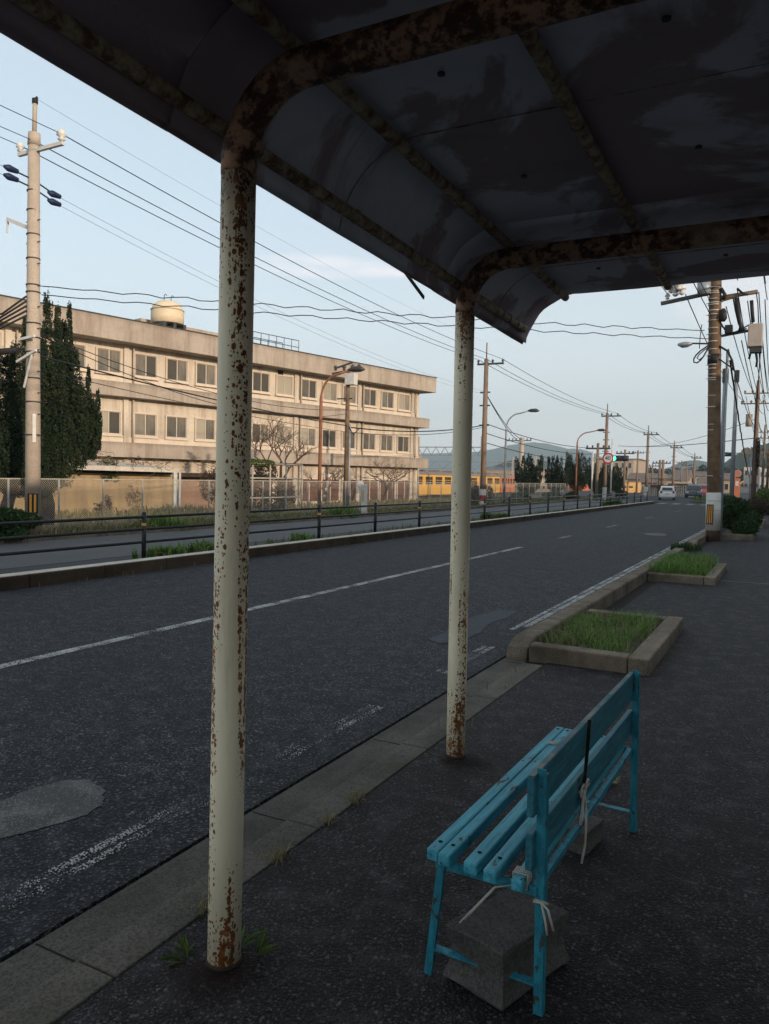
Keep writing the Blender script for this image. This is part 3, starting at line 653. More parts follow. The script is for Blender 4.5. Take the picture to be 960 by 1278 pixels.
def winproto(w,h,nm='window'):
    k=MB(); f=.07
    k.box((.001,-w/2,0),(.12,-w/2+f,h)).box((.001,w/2-f,0),(.12,w/2,h)).box((.001,-w/2+f+.0,h-f),(.12,w/2-f,h)).box((.001,-w/2-.05,-.07),(.17,w/2+.05,-.001)).box((.001,-w/2+f,0),(.12,w/2-f,f))
    fr=bo(nm,k,M['bframe2'])
    s=MB().box((.02,-w/2+f,f),(.05,w/2-f,f+.03)).box((.02,-w/2+f,h-f-.03),(.05,w/2-f,h-f)).box((.02,-.025,f),(.085,.03,h-f)).box((.02,-w/2+f,f),(.075,-w/2+f+.04,h-f)).box((.02,w/2-f-.04,f),(.075,w/2-f,h-f))
    obj('sash',s,M['sash'],fr,local=True)
    obj('pane',MB().box((.002,-w/2+f,f),(.045,-.026,h-f)),M['pane'],fr,local=True)
    obj('pane',MB().box((.002,.031,f),(.03,w/2-f,h-f)),M['pane'],fr,local=True)
    return fr
def cpy(o,loc):
    c=o.copy(); C.objects.link(c); c.location=loc
    for ch in o.children: d=ch.copy(); C.objects.link(d); d.parent=c
    return c
w0=winproto(1.46,1.28); first=True
for b in bays[:7]:
    for z in (6.49,3.33):
        for ds_ in (-1.38,-3.33,-5.30):
            if first: w0.location=(0,b+ds_,z); first=False
            else: cpy(w0,(0,b+ds_,z))
for b in bays[:7]:
    for ds_ in (-1.1,-3.1,-5.1):
        f=bo('ground_window',MB().box((.002,b+ds_-.85,-.25),(.05,b+ds_+.85,1.28)),M['brownboard'])
        obj('frame_bar',MB().box((.052,b+ds_-.03,-.25),(.07,b+ds_+.03,1.28)).box((.052,b+ds_-.85,1.2),(.08,b+ds_+.85,1.28)).box((.052,b+ds_-.9,-.25),(.09,b+ds_-.82,1.3)),M['bframe2'],f,local=True)
bo('vent_opening',MB().box((.005,-14.6,7.75),(.06,-14.2,8.05)),M['gap'])
# rooftop
p=LB(209,405,-5); q=LB(190,372,-5); q2=LB(228,372,-5); rT=(q2.y-q.y)/2*.93; hT=(q.z-p.z)*1.0
BU_tank=thing('water_tank','domed cream water tank on the roof of the long building','water tank',E0+BN*-5+BD*((q.y+q2.y)/2)+Vector((0,0,9.2)),BROT)
zb=p.z-9.2
obj('tank_body',MB().lathe((0,0,zb),[(rT*.86,0),(rT*.98,.05),(rT,.3*hT),(rT*.97,.60*hT),(rT*.86,.80*hT),(rT*.60,.95*hT),(rT*.2,1.02*hT)],28),mottled('tank_paint',(.68,.56,.38),(.60,.48,.32),3,.6),BU_tank,local=True)
obj('tank_band',MB().lathe((0,0,zb+.58*hT),[(rT*1.005,0),(rT*1.01,.03),(rT*1.0,.06)],28),M['bpipe'],BU_tank,local=True)
k=MB()
for sx_ in (-.25,.25): k.tube([(0,sx_,zb+hT*.95),(0,sx_,zb+hT*1.22),(0,sx_+.08,zb+hT*1.3),(0,sx_+.2,zb+hT*1.25)],.025,6)
obj('vent_pipe',k,M['steel_dark'],BU_tank,local=True)
obj('tank_stand',MB().box((-rT*.8,-rT*.8,0),(rT*.8,-rT*.6,zb)).box((-rT*.8,rT*.6,0),(rT*.8,rT*.8,zb)).box((-rT*.8,-.1,0),(rT*.8,.1,zb)),M['steel_dark'],BU_tank,local=True)
p=LB(176,402,-6); p2=LB(300,420,-6)
bo('penthouse',MB().box((-10,p.y,9.27),(-6,p2.y,p.z+.25)),M['bband'])
a0=LB(316,423,-1); a1=LB(373,430,-1)
RL=thing('roof_railing','thin black railing on the flat roof edge of the long building','railing',E0+BN*-1+BD*((a0.y+a1.y)/2)+Vector((0,0,9.27)),BROT)
k=MB(); Lr=(a1.y-a0.y)/2; hr=a1.z-9.27+.25
for x in (0,-1.6):
    for z in (hr*.6,hr): k.tube([(x,-Lr,z),(x,Lr,z)],.025,6)
    for i in range(7): k.tube([(x,-Lr+2*Lr*i/6,0),(x,-Lr+2*Lr*i/6,hr)],.02,6)
obj('rails',k,M['steel_dark'],RL,local=True)
# lean-to shed
ST=thing('shed','low tan-walled lean-to shed with a rusty sheet canopy in front of the office block','shed',E0+BN*5+BD*-30,BROT)
M['tan']=wallmat('tan_wall',(.42,.31,.17),(.36,.26,.14),(.17,.12,.07))
e=LB(217,590,5); f0=LB(223,584,5.9); f1=LB(88,574,5.9)
def so_(n,mb,mat,bevel=0): return obj(n,mb,mat,ST,local=True,bevel=bevel)
so_('wall',MB().box((-4.9,-16,-.9),(0,e.y+30,1.36)),M['tan'])
so_('canopy',MB().add([(.95,-17,f0.z+.12),(.95,f0.y+30,f0.z-.02),(-4.9,f0.y+30,f0.z+.30),(-4.9,-17,f0.z+.45),(.95,-17,f0.z-.10),(.95,f0.y+30,f0.z-.22),(-4.9,f0.y+30,f0.z+.10),(-4.9,-17,f0.z+.25)],[(0,1,2,3),(4,7,6,5),(0,4,5,1),(1,5,6,2),(2,6,7,3),(3,7,4,0)]),M['kerb_pale'])
so_('canopy_gap',MB().box((-.3,-16,1.362),(-.05,e.y+30,1.60)),M['gap'])
so_('corner_post',MB().box((.01,e.y+30-.1,-.9),(.16,e.y+30+.1,1.6)),M['white'])
so_('downpipe',MB().tube([(.1,e.y+30+.28,-.9),(.1,e.y+30+.28,1.5)],.06,8),M['white'])
e2=LB(262,600,4)
so_('annex_wall',MB().box((-4.9,e.y+30+1.1,-.9),(-1.0,e.y+30+6.5,1.25)),mottled('annex_pink',(.36,.22,.14),(.30,.18,.12),1.5,.9,0,0,5))
so_('annex_roof',MB().box((-4.9,e.y+30+.4,1.253),(-.3,e.y+30+6.8,1.45)),M['brownbush'])
# ---------------------------------------------------------------- vegetation builders
def leafcloud(centers,radii,n,size,seed,flat=.0):
    g=np.random.default_rng(seed); c=np.array(centers,float); r=np.array(radii,float)
    w=(r[:,0]*r[:,1]*r[:,2])**(.55); idx=g.choice(len(c),n,p=w/w.sum())
    d=g.normal(size=(n,3)); d/=np.linalg.norm(d,axis=1)[:,None]; q=g.uniform(.55,1.05,n)**.6
    P=c[idx]+d*r[idx]*q[:,None]
    a=g.normal(size=(n,3)); a/=np.linalg.norm(a,axis=1)[:,None]; b=np.cross(a,g.normal(size=(n,3))); b/=np.linalg.norm(b,axis=1)[:,None]
    s=size*g.uniform(.5,1.3,n)[:,None]
    V=np.stack([P-a*s,P-b*s*.5,P+a*s,P+b*s*.5],1).reshape(-1,3); return V,np.arange(n*4).reshape(-1,4)
def flames(base,specs,seed,per=1):
    # flame-shaped lobes: a tapering core with many small upright pointed tufts on its skin
    rr=random.Random(seed); C_=[];R_=[]
    for (x,y,z0,z1,r,lx,ly) in specs:
        n=max(4,int((z1-z0)/(r*.6)))
        prof_=lambda t: r*max(.10,(math.sin(math.pi*min(1,(t*.80+.10)))**.9)*(1-t*.62)) if t<.98 else r*.08
        for i in range(n+1):
            t=i/n; rad=prof_(t)*.72; C_.append((x+lx*t,y+ly*t,z0+(z1-z0)*t)); R_.append((rad,rad,max(rad,(z1-z0)/n*.7)))
        for i in range(int(9*n)):
            t=rr.uniform(.0,.97); rad=prof_(t); an=rr.uniform(0,6.28); w=r*rr.uniform(.10,.20); hh=w*rr.uniform(2.0,3.6)
            cx=x+lx*t+math.cos(an)*rad*.88; cy=y+ly*t+math.sin(an)*rad*.88; cz=z0+(z1-z0)*t
            C_.append((cx,cy,cz)); R_.append((w,w,hh*.5)); C_.append((cx+math.cos(an)*w*.5,cy+math.sin(an)*w*.5,cz+hh*.55)); R_.append((w*.5,w*.5,hh*.45))
    return C_,R_
# big juniper by the left pole: specs located from the silhouette
def jspec(px,ptop,pbot,X,rpx):
    t=PX(px,ptop,X); b=PX(px,pbot,X); return (X,b.y,b.z,t.z,rpx/955*math.hypot(X,b.y),0,0)
TX=-16.6
sp=[jspec(62,455,606,TX+.3,34),jspec(85,480,594,TX+.35,30),jspec(104,492,572,TX+.1,25),jspec(30,450,606,TX+.2,36),jspec(114,502,565,TX,18),jspec(75,430,560,TX,24),jspec(60,366,560,TX,15),jspec(72,380,540,TX+.2,10),jspec(78,400,590,TX-.3,13),jspec(86,378,500,TX+.1,7),jspec(93,430,580,TX+.3,13),jspec(100,478,580,TX+.1,14),jspec(110,456,560,TX-.2,6),jspec(116,500,562,TX,10),jspec(122,486,560,TX-.1,6),jspec(34,392,560,TX-.2,13),jspec(20,425,590,TX+.3,17),jspec(4,440,600,TX-.4,20),jspec(-12,415,600,TX,20),jspec(-34,395,600,TX,26),jspec(46,430,600,TX+.5,19),jspec(70,470,600,TX+.6,20),jspec(84,530,592,TX+.4,17),jspec(14,480,606,TX+.7,22),jspec(-20,480,606,TX+.6,26),jspec(-60,420,600,TX,30),jspec(30,520,608,TX+.8,20),jspec(60,540,612,TX+.7,17)]
b0=PX(57,650,TX); t0=thing('juniper_tree','big dark flame-shaped juniper behind the left concrete pole','tree',(b0.x,b0.y,-.1))
cc,rr_=flames(None,sp,5); cc=[(x-b0.x,y-b0.y,z+.1) for x,y,z in cc]
V,Fq=leafcloud(cc,rr_,270000,.027,5); fast_mesh('crown',V,Fq,M['juniper'],t0)
k=MB(); tp=[PX(57,655,TX),PX(60,630,TX),PX(56,610,TX),PX(64,590,TX),PX(70,560,TX),PX(72,500,TX)]; k.tube(tp,[.20,.17,.15,.13,.1,.05],10)
for a_,b_ in (((60,612),(90,540)),((56,610),(20,540)),((64,590),(40,480))): k.tube([PX(*a_,TX),PX((a_[0]+b_[0])/2,(a_[1]+b_[1])/2-6,TX+.1),PX(*b_,TX)],[.1,.07,.03],8)
obj('trunk',k,M['bark'],t0)
t1=thing('trunk_shrub','dark leaning trunk of a second juniper at the left edge behind the fence','tree',PX(5,650,TX)*1.0)
k=MB().tube([PX(2,655,TX),PX(12,620,TX),PX(22,590,TX),PX(25,560,TX)],[.16,.14,.12,.06],8); obj('trunk',k,M['bark'],t1)
cc=[tuple(PX(q,p_,TX+.2)-_wl(t1)) for q,p_ in ((-10,590),(10,580),(30,585),(-30,580),(22,600))]; V,Fq=leafcloud(cc,[(.5,.5,.4)]*5,12000,.04,15); fast_mesh('crown',V,Fq,M['juniper'],t1)
# row of trimmed junipers along the side street
def juniper_mesh(seed,h,r,nspike):
    rr=random.Random(seed); sp=[(0,0,.22*h,.62*h,r*.95,0,0),(0,0,.24*h,.50*h,r*.8,0,0)]
    for i in range(nspike):
        an=2*math.pi*i/nspike+rr.uniform(-.3,.3); q=rr.uniform(.35,.62)*r; sp.append((math.cos(an)*q,math.sin(an)*q,.30*h,h*rr.uniform(.68,1.0),r*rr.uniform(.26,.36),math.cos(an)*r*.32,math.sin(an)*r*.32))
    sp.append((0,0,.5*h,h,r*.25,0,0)); c,r_=flames(None,sp,seed); return leafcloud(c,r_,26000,.045,seed)
jun=[(658,570,629,14,''),(694,572,628,12,''),(720,567,628,14,''),(742,579,625,9,''),(757,582,623,9,''),(769,583,622,9,'')]
jl=['lone spiky dark juniper standing left of the juniper row','tall spiky juniper at the left end of the clustered row','spiky juniper with a street lamp rising in front of it','bushy juniper right of the street lamp','dark juniper behind the round speed limit sign','small dark juniper under the green traffic light']
for i,(px,yt,yb_,hw,_) in enumerate(jun):
    X=-16.4; b=PX(px,yb_,X); Yb=b.y; tt=PY(px,yt,Yb); h=tt.z+.15
    t=thing('juniper_tree',jl[i],'tree',(X,Yb,-.15),0,'clipped junipers along the side street')
    V,Fq=juniper_mesh(20+i,h+.2,hw/955*math.hypot(X,Yb)*1.35,10); fast_mesh('crown',V,Fq,M['juniper_far'],t)
    obj('trunk',MB().tube([(0,0,0),(.03,0,.3*h),(0,0,.55*h)],[.11,.09,.05],8),M['bark'],t,local=True)
def bush(label,cat,loc,r,n,size,mat,seed,group=None,name='bush',lumps=14):
    rr=random.Random(seed); c=[];q=[]
    for i in range(lumps):
        an=rr.uniform(0,6.28); u=rr.uniform(0,.62); c.append((math.cos(an)*u*r[0],math.sin(an)*u*r[1],r[2]*rr.uniform(.35,1.35))); s=rr.uniform(.32,.5); q.append((r[0]*s,r[1]*s,r[2]*s))
    t=thing(name,label,cat,loc,0,group); V,Fq=leafcloud(c,q,n,size,seed); V[:,2]=np.maximum(V[:,2],.03); fast_mesh('foliage',V,Fq,mat,t)
    k=MB()
    for i in range(6):
        an=rr.uniform(0,6.28); k.tube([(0.04*math.cos(an),.04*math.sin(an),0),(r[0]*.5*math.cos(an),r[1]*.5*math.sin(an),r[2]*1.0)],[.015,.006],5)
    obj('stem',k,M['bark'],t,local=True); return t
bush('rounded dark green bush right behind the near utility pole','bush',(-1.28,23.9,.08),(.78,1.3,.62),26000,.035,M['bush'],31)
bush('brownish clipped bush beyond the dark green one on the right','bush',(-1.15,31.2,.08),(.62,2.0,.55),14000,.04,M['brownbush'],32)
bush('bright green bush at the right picture edge beyond the brownish one','bush',(-.9,44,.0),(.8,2.5,.8),9000,.06,M['weed'],33)
t=thing('weed','small dark weed at the near end of the second kerb piece','weed',(-2.0,18.3,0)); tufts('foliage',[(random.gauss(0,.12),random.gauss(0,.3),0) for _ in range(16)],.2,14,M['bush'],.05,34,.016,1.2,parent=t)
bl=PX(16,680,-13.9)
bush('green leafy shrub at the foot of the left concrete pole','bush',(-13.55,9.6,.05),(.7,1.0,.42),9000,.045,M['bush'],35)
bush('tall weedy shrub at the left picture edge','bush',(-14.2,9.0,.05),(.7,.9,.62),9000,.045,M['bush'],36)
for i,(px,py,X,r,lab) in enumerate([(200,665,-13.6,.5,'low green weed clump by the side street kerb, below the shed'),(205,692,-9.1,.28,'weed clump behind the rail, left of the nearest post'),(252,685,-9.1,.30,'weed clump behind the rail, beside the nearest post'),(427,658,-13.6,.5,'green weed clump by the side street kerb, left of the white marker post'),(375,675,-9.1,.25,'weed clump at the guard rail post with the yellow band'),(612,650,-9.0,.35,'yellowish weed clump on the kerb right of the far shelter post'),(624,648,-9.0,.3,'second yellowish weed clump on the kerb right of the far shelter post'),(768,633,-9.0,.6,'pale green weed clump on the kerb far along the rail')]):
    b=PX(px,py,X); t=thing('weed',lab,'weed',(X,b.y,.05)); g_=np.random.default_rng(i); n_=26
    tufts('foliage',[(g_.normal(0,r*.45),g_.normal(0,r*.6),0) for _ in range(n_)],r*.9,14,M['grass'] if i<5 else M['weed'],r*.10,60+i,.016 if i<5 else .022,1.1,parent=t)
for i,(px,lab) in enumerate([(590,'wide brown leafless hedge behind the pole with the red and white base'),(650,'low dark hedge under the lone juniper'),(690,'low dark hedge left under the juniper row'),(712,'low dark hedge right under the juniper row'),(752,'low dark hedge behind the speed limit sign pole'),(775,'green hedge beside the yellow vehicle')]):
    X=-15.2; Yb=YX(px,X,618); bush(lab,'hedge',(X,Yb,.0),(.6,2.0 if i else 3.0,.42 if i else .7),5000,.06,M['brownbush'] if i==0 else M['bush'],70+i,name='hedge')
# leafless trees
def baretree(label,base,h,seed,spread=.9,lean=(0,0),depth=6,mat='twig'):
    rr=random.Random(seed); t=thing('bare_tree',label,'tree',base); k=MB(); kt=MB()
    def br(p,d,L,r,lv):
        q=p+d*L; m=p+d*L*.5+Vector((rr.uniform(-1,1),rr.uniform(-1,1),rr.uniform(-.3,.6)))*L*.09; (kt if lv>=2 else k).tube([p,m,q],[r,r*.85,r*.7],6 if lv<2 else 3,cap=False)
        if lv>=depth: return
        for _ in range(3 if lv<4 else 2):
            ax=Vector((rr.uniform(-1,1),rr.uniform(-1,1),rr.uniform(-.25,.7))); br(q,(d*.75+ax*spread).normalized(),L*rr.uniform(.6,.85),r*.62,lv+1)
    br(Vector((0,0,0)),Vector((lean[0],lean[1],1)).normalized(),h*.24,h*.022,0)
    obj('trunk',k,M['bark'],t,local=True); obj('branches',kt,M[mat],t,local=True); return t
b=LB(350,640,4.5); baretree('leafless shrubby tree with fine brown twigs beside the white lattice frame',E0+BN*4.5+BD*b.y+Vector((0,0,-.6)),6.6,3,.95,(0,0),7)
b=LB(475,640,3.5); baretree('leafless low-branching tree before the ground-floor windows',E0+BN*3.5+BD*b.y+Vector((0,0,-.6)),5.0,8,1.25,(.3,.1),7)
b=LB(405,640,4.0); baretree('sparse reddish leafless tree behind the rusty lamp post',E0+BN*4+BD*b.y+Vector((0,0,-.6)),4.4,12,1.1,(0,.2),6)
# vines on the shed
k=MB(); rr=random.Random(5)
for i in range(150):
    y_=rr.uniform(-12,e.y+30+6); z_=1.95+rr.uniform(-.1,.12); pts=[Vector((.98,y_,z_))]
    for q in range(5): pts.append(pts[-1]+Vector((rr.uniform(-.05,.05),rr.uniform(-.4,.4),rr.uniform(-.2,.12))))
    k.tube(pts,.012,3,cap=False)
for i in range(16):
    y_=rr.uniform(-8,3); pts=[Vector((-1.0,y_,2.2))]
    for q in range(7): pts.append(pts[-1]+Vector((-.4,rr.uniform(-.6,.2),rr.uniform(-.1,.3))))
    k.tube(pts,.012,3,cap=False)
o=obj('dead_vine',k,M['vine']); o.location=E0+BN*5+BD*-30; o.rotation_euler=(0,0,BROT); tag(o,'tangled dead vines trailing over the shed canopy','vine')
# ivy patches on the tan wall
for j,(px,py,w_,h_,mt,lb) in enumerate([(137,585,.55,.55,'bush','green ivy clump hanging at the top of the tan shed wall'),(168,620,.5,.8,'vine','withered brown creeper on the middle of the tan shed wall'),(123,638,.3,.5,'brownbush','small purple-brown creeper low on the tan shed wall'),(137,632,.2,.7,'brownbush','thin dark creeper below the green ivy clump')]):
    q=LB(px,py,5.15); g=np.random.default_rng(j); cs=[(g.uniform(-.1,.05),g.uniform(-w_,w_)*.7,g.uniform(-h_,h_)*.7) for _ in range(9)]
    V,Fq=leafcloud(cs,[(.10,w_*.45,h_*.4)]*9,900 if j==0 else 260,.05,80+j); o=fast_mesh('ivy',V,Fq,M[mt]); o.location=E0+BN*5.15+BD*q.y+Vector((0,0,q.z)); o.rotation_euler=(0,0,BROT); tag(o,lb,'creeper')
# white lattice frame with ivy
LX=-17.2
LT=thing('lattice_frame','white pipe lattice frame with ivy on top, behind the fence','frame',(LX,YX(340,LX),0))
ysL=[YX(p,LX,610) for p in (290,315,337,357,377)]; zt=PX(340,579,LX).z; zm=PX(340,597,LX).z; zl=PX(340,621,LX).z
for yy in ysL: obj('post',MB().tube([(LX,yy,-.3),(LX,yy,zt)],.035,8),M['fencepost'],LT)
for zz in (zm,zl,zt): obj('rail',MB().tube([(LX,ysL[0],zz),(LX,ysL[-1],zz)],.03,8),M['fencepost'],LT)
V,Fq=leafcloud([(LX-.2,yy,zt+.02) for yy in np.linspace(ysL[0],ysL[2],8)],[(.3,.4,.14)]*8,3500,.05,90); o=fast_mesh('ivy',V,Fq,M['weed']); tag(o,'bright green ivy along the top of the white lattice frame','creeper')
V,Fq=leafcloud([(LX-.9+.5*math.sin(i*2.1),yy,random.uniform(.1,1.6)) for i,yy in enumerate(np.linspace(ysL[0],ysL[-1],22))],[(.4,.45,.5)]*22,9000,.05,91); o=fast_mesh('thicket',V,Fq,M['brownbush']); o['kind']='stuff'; tag(o,'dark tangle of stems behind the white lattice frame','thicket')
# ---------------------------------------------------------------- utility poles
M['concpole']=mottled('concrete_pole',(.40,.33,.26),(.48,.40,.32),2,.85,0,.1,30)
M['oldpole']=mottled('old_pole',(.21,.135,.08),(.085,.055,.035),3.5,.9,0,.4,26)
M['farpole']=mottled('far_pole',(.16,.115,.085),(.24,.17,.12),1,.9)
def insul(k,p,s=1): k.lathe(p,[(.02*s,0),(.06*s,.03*s),(.03*s,.06*s),(.075*s,.09*s),(.05*s,.15*s),(.02*s,.18*s)],10)
def reflector(t,c,w,h,facing=(0,-1,0),n=3):
    c=Vector(c); fz=Vector(facing); sd_=Vector((0,0,1)).cross(fz).normalized()
    o=obj('marker_plate',MB().bar(c-Vector((0,0,h/2)),c+Vector((0,0,h/2)),w,.02,fz),M['black'],t)
    k=MB()
    for i in range(n): u=sd_*w*((i+.5)/n-.5)*.85; k.bar(c+u+fz*.013-Vector((0,0,h*.45)),c+u+fz*.013+Vector((0,0,h*.45)),w/n*.45,.006,fz)
    obj('yellow_stripe',k,M['yellow'],o)
wires=[]
def wire(p,q,sag,r,label,group,wavy=0,n=26,name='overhead_wire'):
    p=Vector(p);q=Vector(q); pts=[]; 
    for i in range(n+1):
        t=i/n; w=p.lerp(q,t); w.z-=4*sag*t*(1-t)
        if wavy: w.z+=wavy*math.sin(i*1.9)*min(1,4*t*(1-t)*2)
        pts.append(w)
    return tag(obj(name,MB().tube(pts,r,5,cap=False),M['wire']),label,'wire',group)
# left pole
LPX,LPY=-14.29,10.96
LP=thing('utility_pole','tall pale concrete utility pole at the left picture edge','utility pole',(LPX,LPY,0))
obj('pole_shaft',MB().tube([(LPX,LPY,-.2),(LPX,LPY,4),(LPX+.02,LPY,8.25)],[.165,.138,.115],20).tube([(LPX+.02,LPY,8.25),(LPX+.03,LPY,8.5)],[.13,.12],16).tube([(LPX+.03,LPY,8.5),(LPX+.05,LPY,9.1)],.045,10),M['concpole'],LP)
obj('crossarm',MB().bar((-14.75,LPY,8.14),(-13.38,LPY,8.14),.07,.07),M['ceramic'],LP)
k=MB(); insul(k,(-14.70,LPY,8.18),1.2); insul(k,(-13.43,LPY,8.18),1.4); obj('insulator',k,M['ceramic'],LP)
obj('pole_cap',MB().tube([(LPX+.05,LPY,9.1),(LPX+.05,LPY,9.2)],.06,8).tube([(LPX+.05,LPY,9.17),(LPX+.12,LPY,9.22)],.03,6),M['wire'],LP)
a1_=PY(10,274,LPY); a2_=PY(40,286,LPY)
obj('lower_arm',MB().bar(a1_,a2_,.08,.08).bar(a1_+Vector((0,0,-.02)),a1_+Vector((-.02,0,-.28)),.03,.03),M['ceramic'],LP)
k=MB(); ks=MB()
for z,dy in ((7.55,0),(7.38,0)):
    for s,dz in ((-1,.06),(1,-.22)):
        c=Vector((LPX+.0,LPY+s*.52,z+dz*.6)); 
        obj('strain_insulator',MB().tube([c-Vector((0,.16*1,0)),c-Vector((0,.05,0)),c+Vector((0,.15,0))],[.03,.075,.05],8),M['blueins'],LP)
        ks.tube([Vector((LPX,LPY,z)),c],.018,5)
obj('strain_bracket',ks,M['steel_dark'],LP)
k=MB()
for z in (2.2,2.9,3.4,3.95,4.25,4.55,5.2,5.35,5.9,6.4,6.9,7.3): k.tube([(LPX,LPY,z),(LPX,LPY,z+.025)],.19-.008*z,16)
for z in np.arange(2.2,7,.45): k.tube([(LPX-.22,LPY,z),(LPX+.22,LPY,z)],.012,5)
obj('band',k,M['steel_dark'],LP)
obj('clamp_arm',MB().bar((LPX-.3,LPY-.16,3.75),(LPX+.35,LPY-.2,3.95),.05,.05).bar((LPX-.05,LPY-.18,3.2),(LPX+.2,LPY-.18,3.9),.03,.03).bar((LPX-.2,LPY-.2,4.2),(LPX+.3,LPY-.2,4.25),.05,.05),M['ceramic'],LP)
obj('number_plate',MB().bar((LPX+.87*.17,LPY-.49*.17,2.05),(LPX+.87*.165,LPY-.49*.165,2.65),.07,.012,(.87,-.49,0)),M['white'],LP)
reflector(LP,(LPX+.79*.185,LPY-.61*.185,.76),.20,.42,(.79,-.61,0),2)
k=MB()
for i in range(5):
    k.tube([(LPX,LPY-.16,5.1-.1*i),(LPX-.6-.2*i,LPY-.3,4.75-.12*i),(LPX-1.4,LPY-.4,4.85-.12*i),(LPX-3,LPY-.6,5.1-.05*i)],.022,5)
k.tube(loop((LPX-1.2,LPY-.3,4.6),.35,.3,'y'),.018,5)
obj('cable_loop',k,M['wire'],LP)
obj('closure_box',MB().tube([(LPX-3.2,LPY-.3,3.98),(LPX-.2,LPY-.2,3.98)],.07,8),M['wire'],LP)
# pole row on the far side
pp=[]
plab=['pole with a red and white base right of the far shelter post','pole rising behind the speed limit sign','pole in front of the beige buildings left of the white car','slim dark pole just above the white car','pole against the hill left of the near utility pole']
for i,(px,pyt,hy) in enumerate([(603,428,.0),(755,504,0),(807,531,0),(840,550,0),(866,565,0)]):
    X=-14.3; Yb=YX(px,X); top=PY(px,pyt,Yb); h=top.z
    t=thing('utility_pole',plab[i],'utility pole',(X,Yb,0),0,'utility poles along the side street'); pp.append((X,Yb,h))
    r0=.16+.012*i
    obj('pole_shaft',MB().tube([(X,Yb,-.3),(X,Yb,h*.9)],[r0,r0*.7],10).tube([(X,Yb,h*.9),(X,Yb,h)],.035+.01*i,6),M['farpole'],t)
    az_=.95 if i==0 else 1.2
    obj('crossarm',MB().bar((X-.5,Yb,h*.9-.25),(X+az_,Yb,h*.9-.25),.09+.01*i,.09+.01*i),M['steel_dark'],t)
    k=MB(); 
    for x in (X-.45,X+.35,X+.9): insul(k,(x,Yb,h*.9-.2),1.0+.15*i)
    obj('insulator',k,M['steel_dark'],t)
    k=MB()
    for z in (h*.7,h*.62,h*.5): k.bar((X-.3,Yb,z),(X+.25,Yb,z),.07,.07)
    obj('bracket',k,M['steel_dark'],t)
    if i==0:
        obj('red_white_sleeve',MB().tube([(X,Yb,.0),(X,Yb,.32)],.185,12,cap=False).tube([(X,Yb,.62),(X,Yb,.95)],.185,12,cap=False),M['white'],t)
        obj('red_band',MB().tube([(X,Yb,.32),(X,Yb,.62)],.187,12,cap=False),mottled('red_band',(.30,.04,.03),(.36,.06,.04),3,.6),t)
    else: obj('pale_base',MB().tube([(X,Yb,-.1),(X,Yb,1.0)],r0*1.06,10,cap=False),M['white'],t)
prev=(-14.3,-16.3,8.9)
seq=[prev,(LPX,LPY,8.35)]+[(x,y,h*.9) for x,y,h in pp]
for j in range(len(seq)-1):
    for q,dx in enumerate((-.42,.05,.87)):
        lab=['three parallel power wires running to the left concrete pole','three parallel power wires from the left pole to the red and white based pole','power wires strung between the distant side street poles'][min(j,2)]
        wire((seq[j][0]+dx,seq[j][1],seq[j][2]-.02-(.15 if (j==0 and q==1) else 0)),(seq[j+1][0]+dx,seq[j+1][1],seq[j+1][2]-.02),.35 if j else .25,.008+.0035*j,lab,lab)
for dz in (7.58,7.41): wire((LPX,LPY-.68,dz),(LPX,-16,8.0),.3,.005,'pair of thin wires reaching the left concrete pole from the left edge','left thin wires')
for dz in (7.40,7.23):
    wire((LPX,LPY+.66,dz),(pp[0][0],pp[0][1],pp[0][2]-2.6-(7.33-dz)),.5,.004,'pair of very thin pale wires from the blue insulators','thin pair of wires')
wire((LPX+.08,LPY,9.2),(pp[0][0],pp[0][1],pp[0][2]),.3,.003,'thinnest wire running from the top of the left concrete pole','top wire')
# telephone lines crossing the road to the near right pole
UX,UY=-1.74,21.85
wire((-14.03,LPY,5.32),(UX-.4,UY,5.52),.10,.011,'wavy telephone wire crossing the road, upper of two','wavy wires',.035,60)
wire((-14.03,LPY,5.14),(UX-.1,UY,5.28),.10,.011,'wavy telephone wire crossing the road, lower of two','wavy wires',.03,60)
# pole in front of the building
X=-16.0; Yb=YX(432,X); zt_=PY(432,462,Yb).z
T=thing('utility_pole','thin dark pole with a white box, right of the rusty lamp','utility pole',(X,Yb,0))
obj('pole_shaft',MB().tube([(X,Yb,-.3),(X,Yb,zt_)],[.11,.08],10),M['oldpole'],T); obj('conduit',MB().tube([(X+.1,Yb+.05,-.2),(X+.1,Yb+.05,zt_*.62)],.05,8),M['steel'],T)
obj('crossarm',MB().bar((X-.75,Yb,zt_-.12),(X+.65,Yb,zt_+.06),.07,.07).bar((X-.6,Yb,zt_+.1),(X+.2,Yb,zt_+.3),.06,.06).bar((X-.5,Yb,zt_-1.15),(X+.2,Yb,zt_-1.15),.05,.05),M['steel_dark'],T)
obj('white_box',MB().box((X-.05,Yb-.2,zt_-.62),(X+.4,Yb+.1,zt_-.15)),M['white'],T,bevel=.02)
k=MB()
for x in (X-.6,X-.2,X+.2,X+.5): insul(k,(x,Yb,zt_),1.2)
obj('insulator',k,M['steel_dark'],T); obj('cable_loop',MB().tube([(X+.1,Yb,zt_-2.3),(X+.3,Yb,zt_-2.6),(X+.6,Yb,zt_-2.35)],.02,5),M['wire'],T)
WP=(X,Yb,zt_)
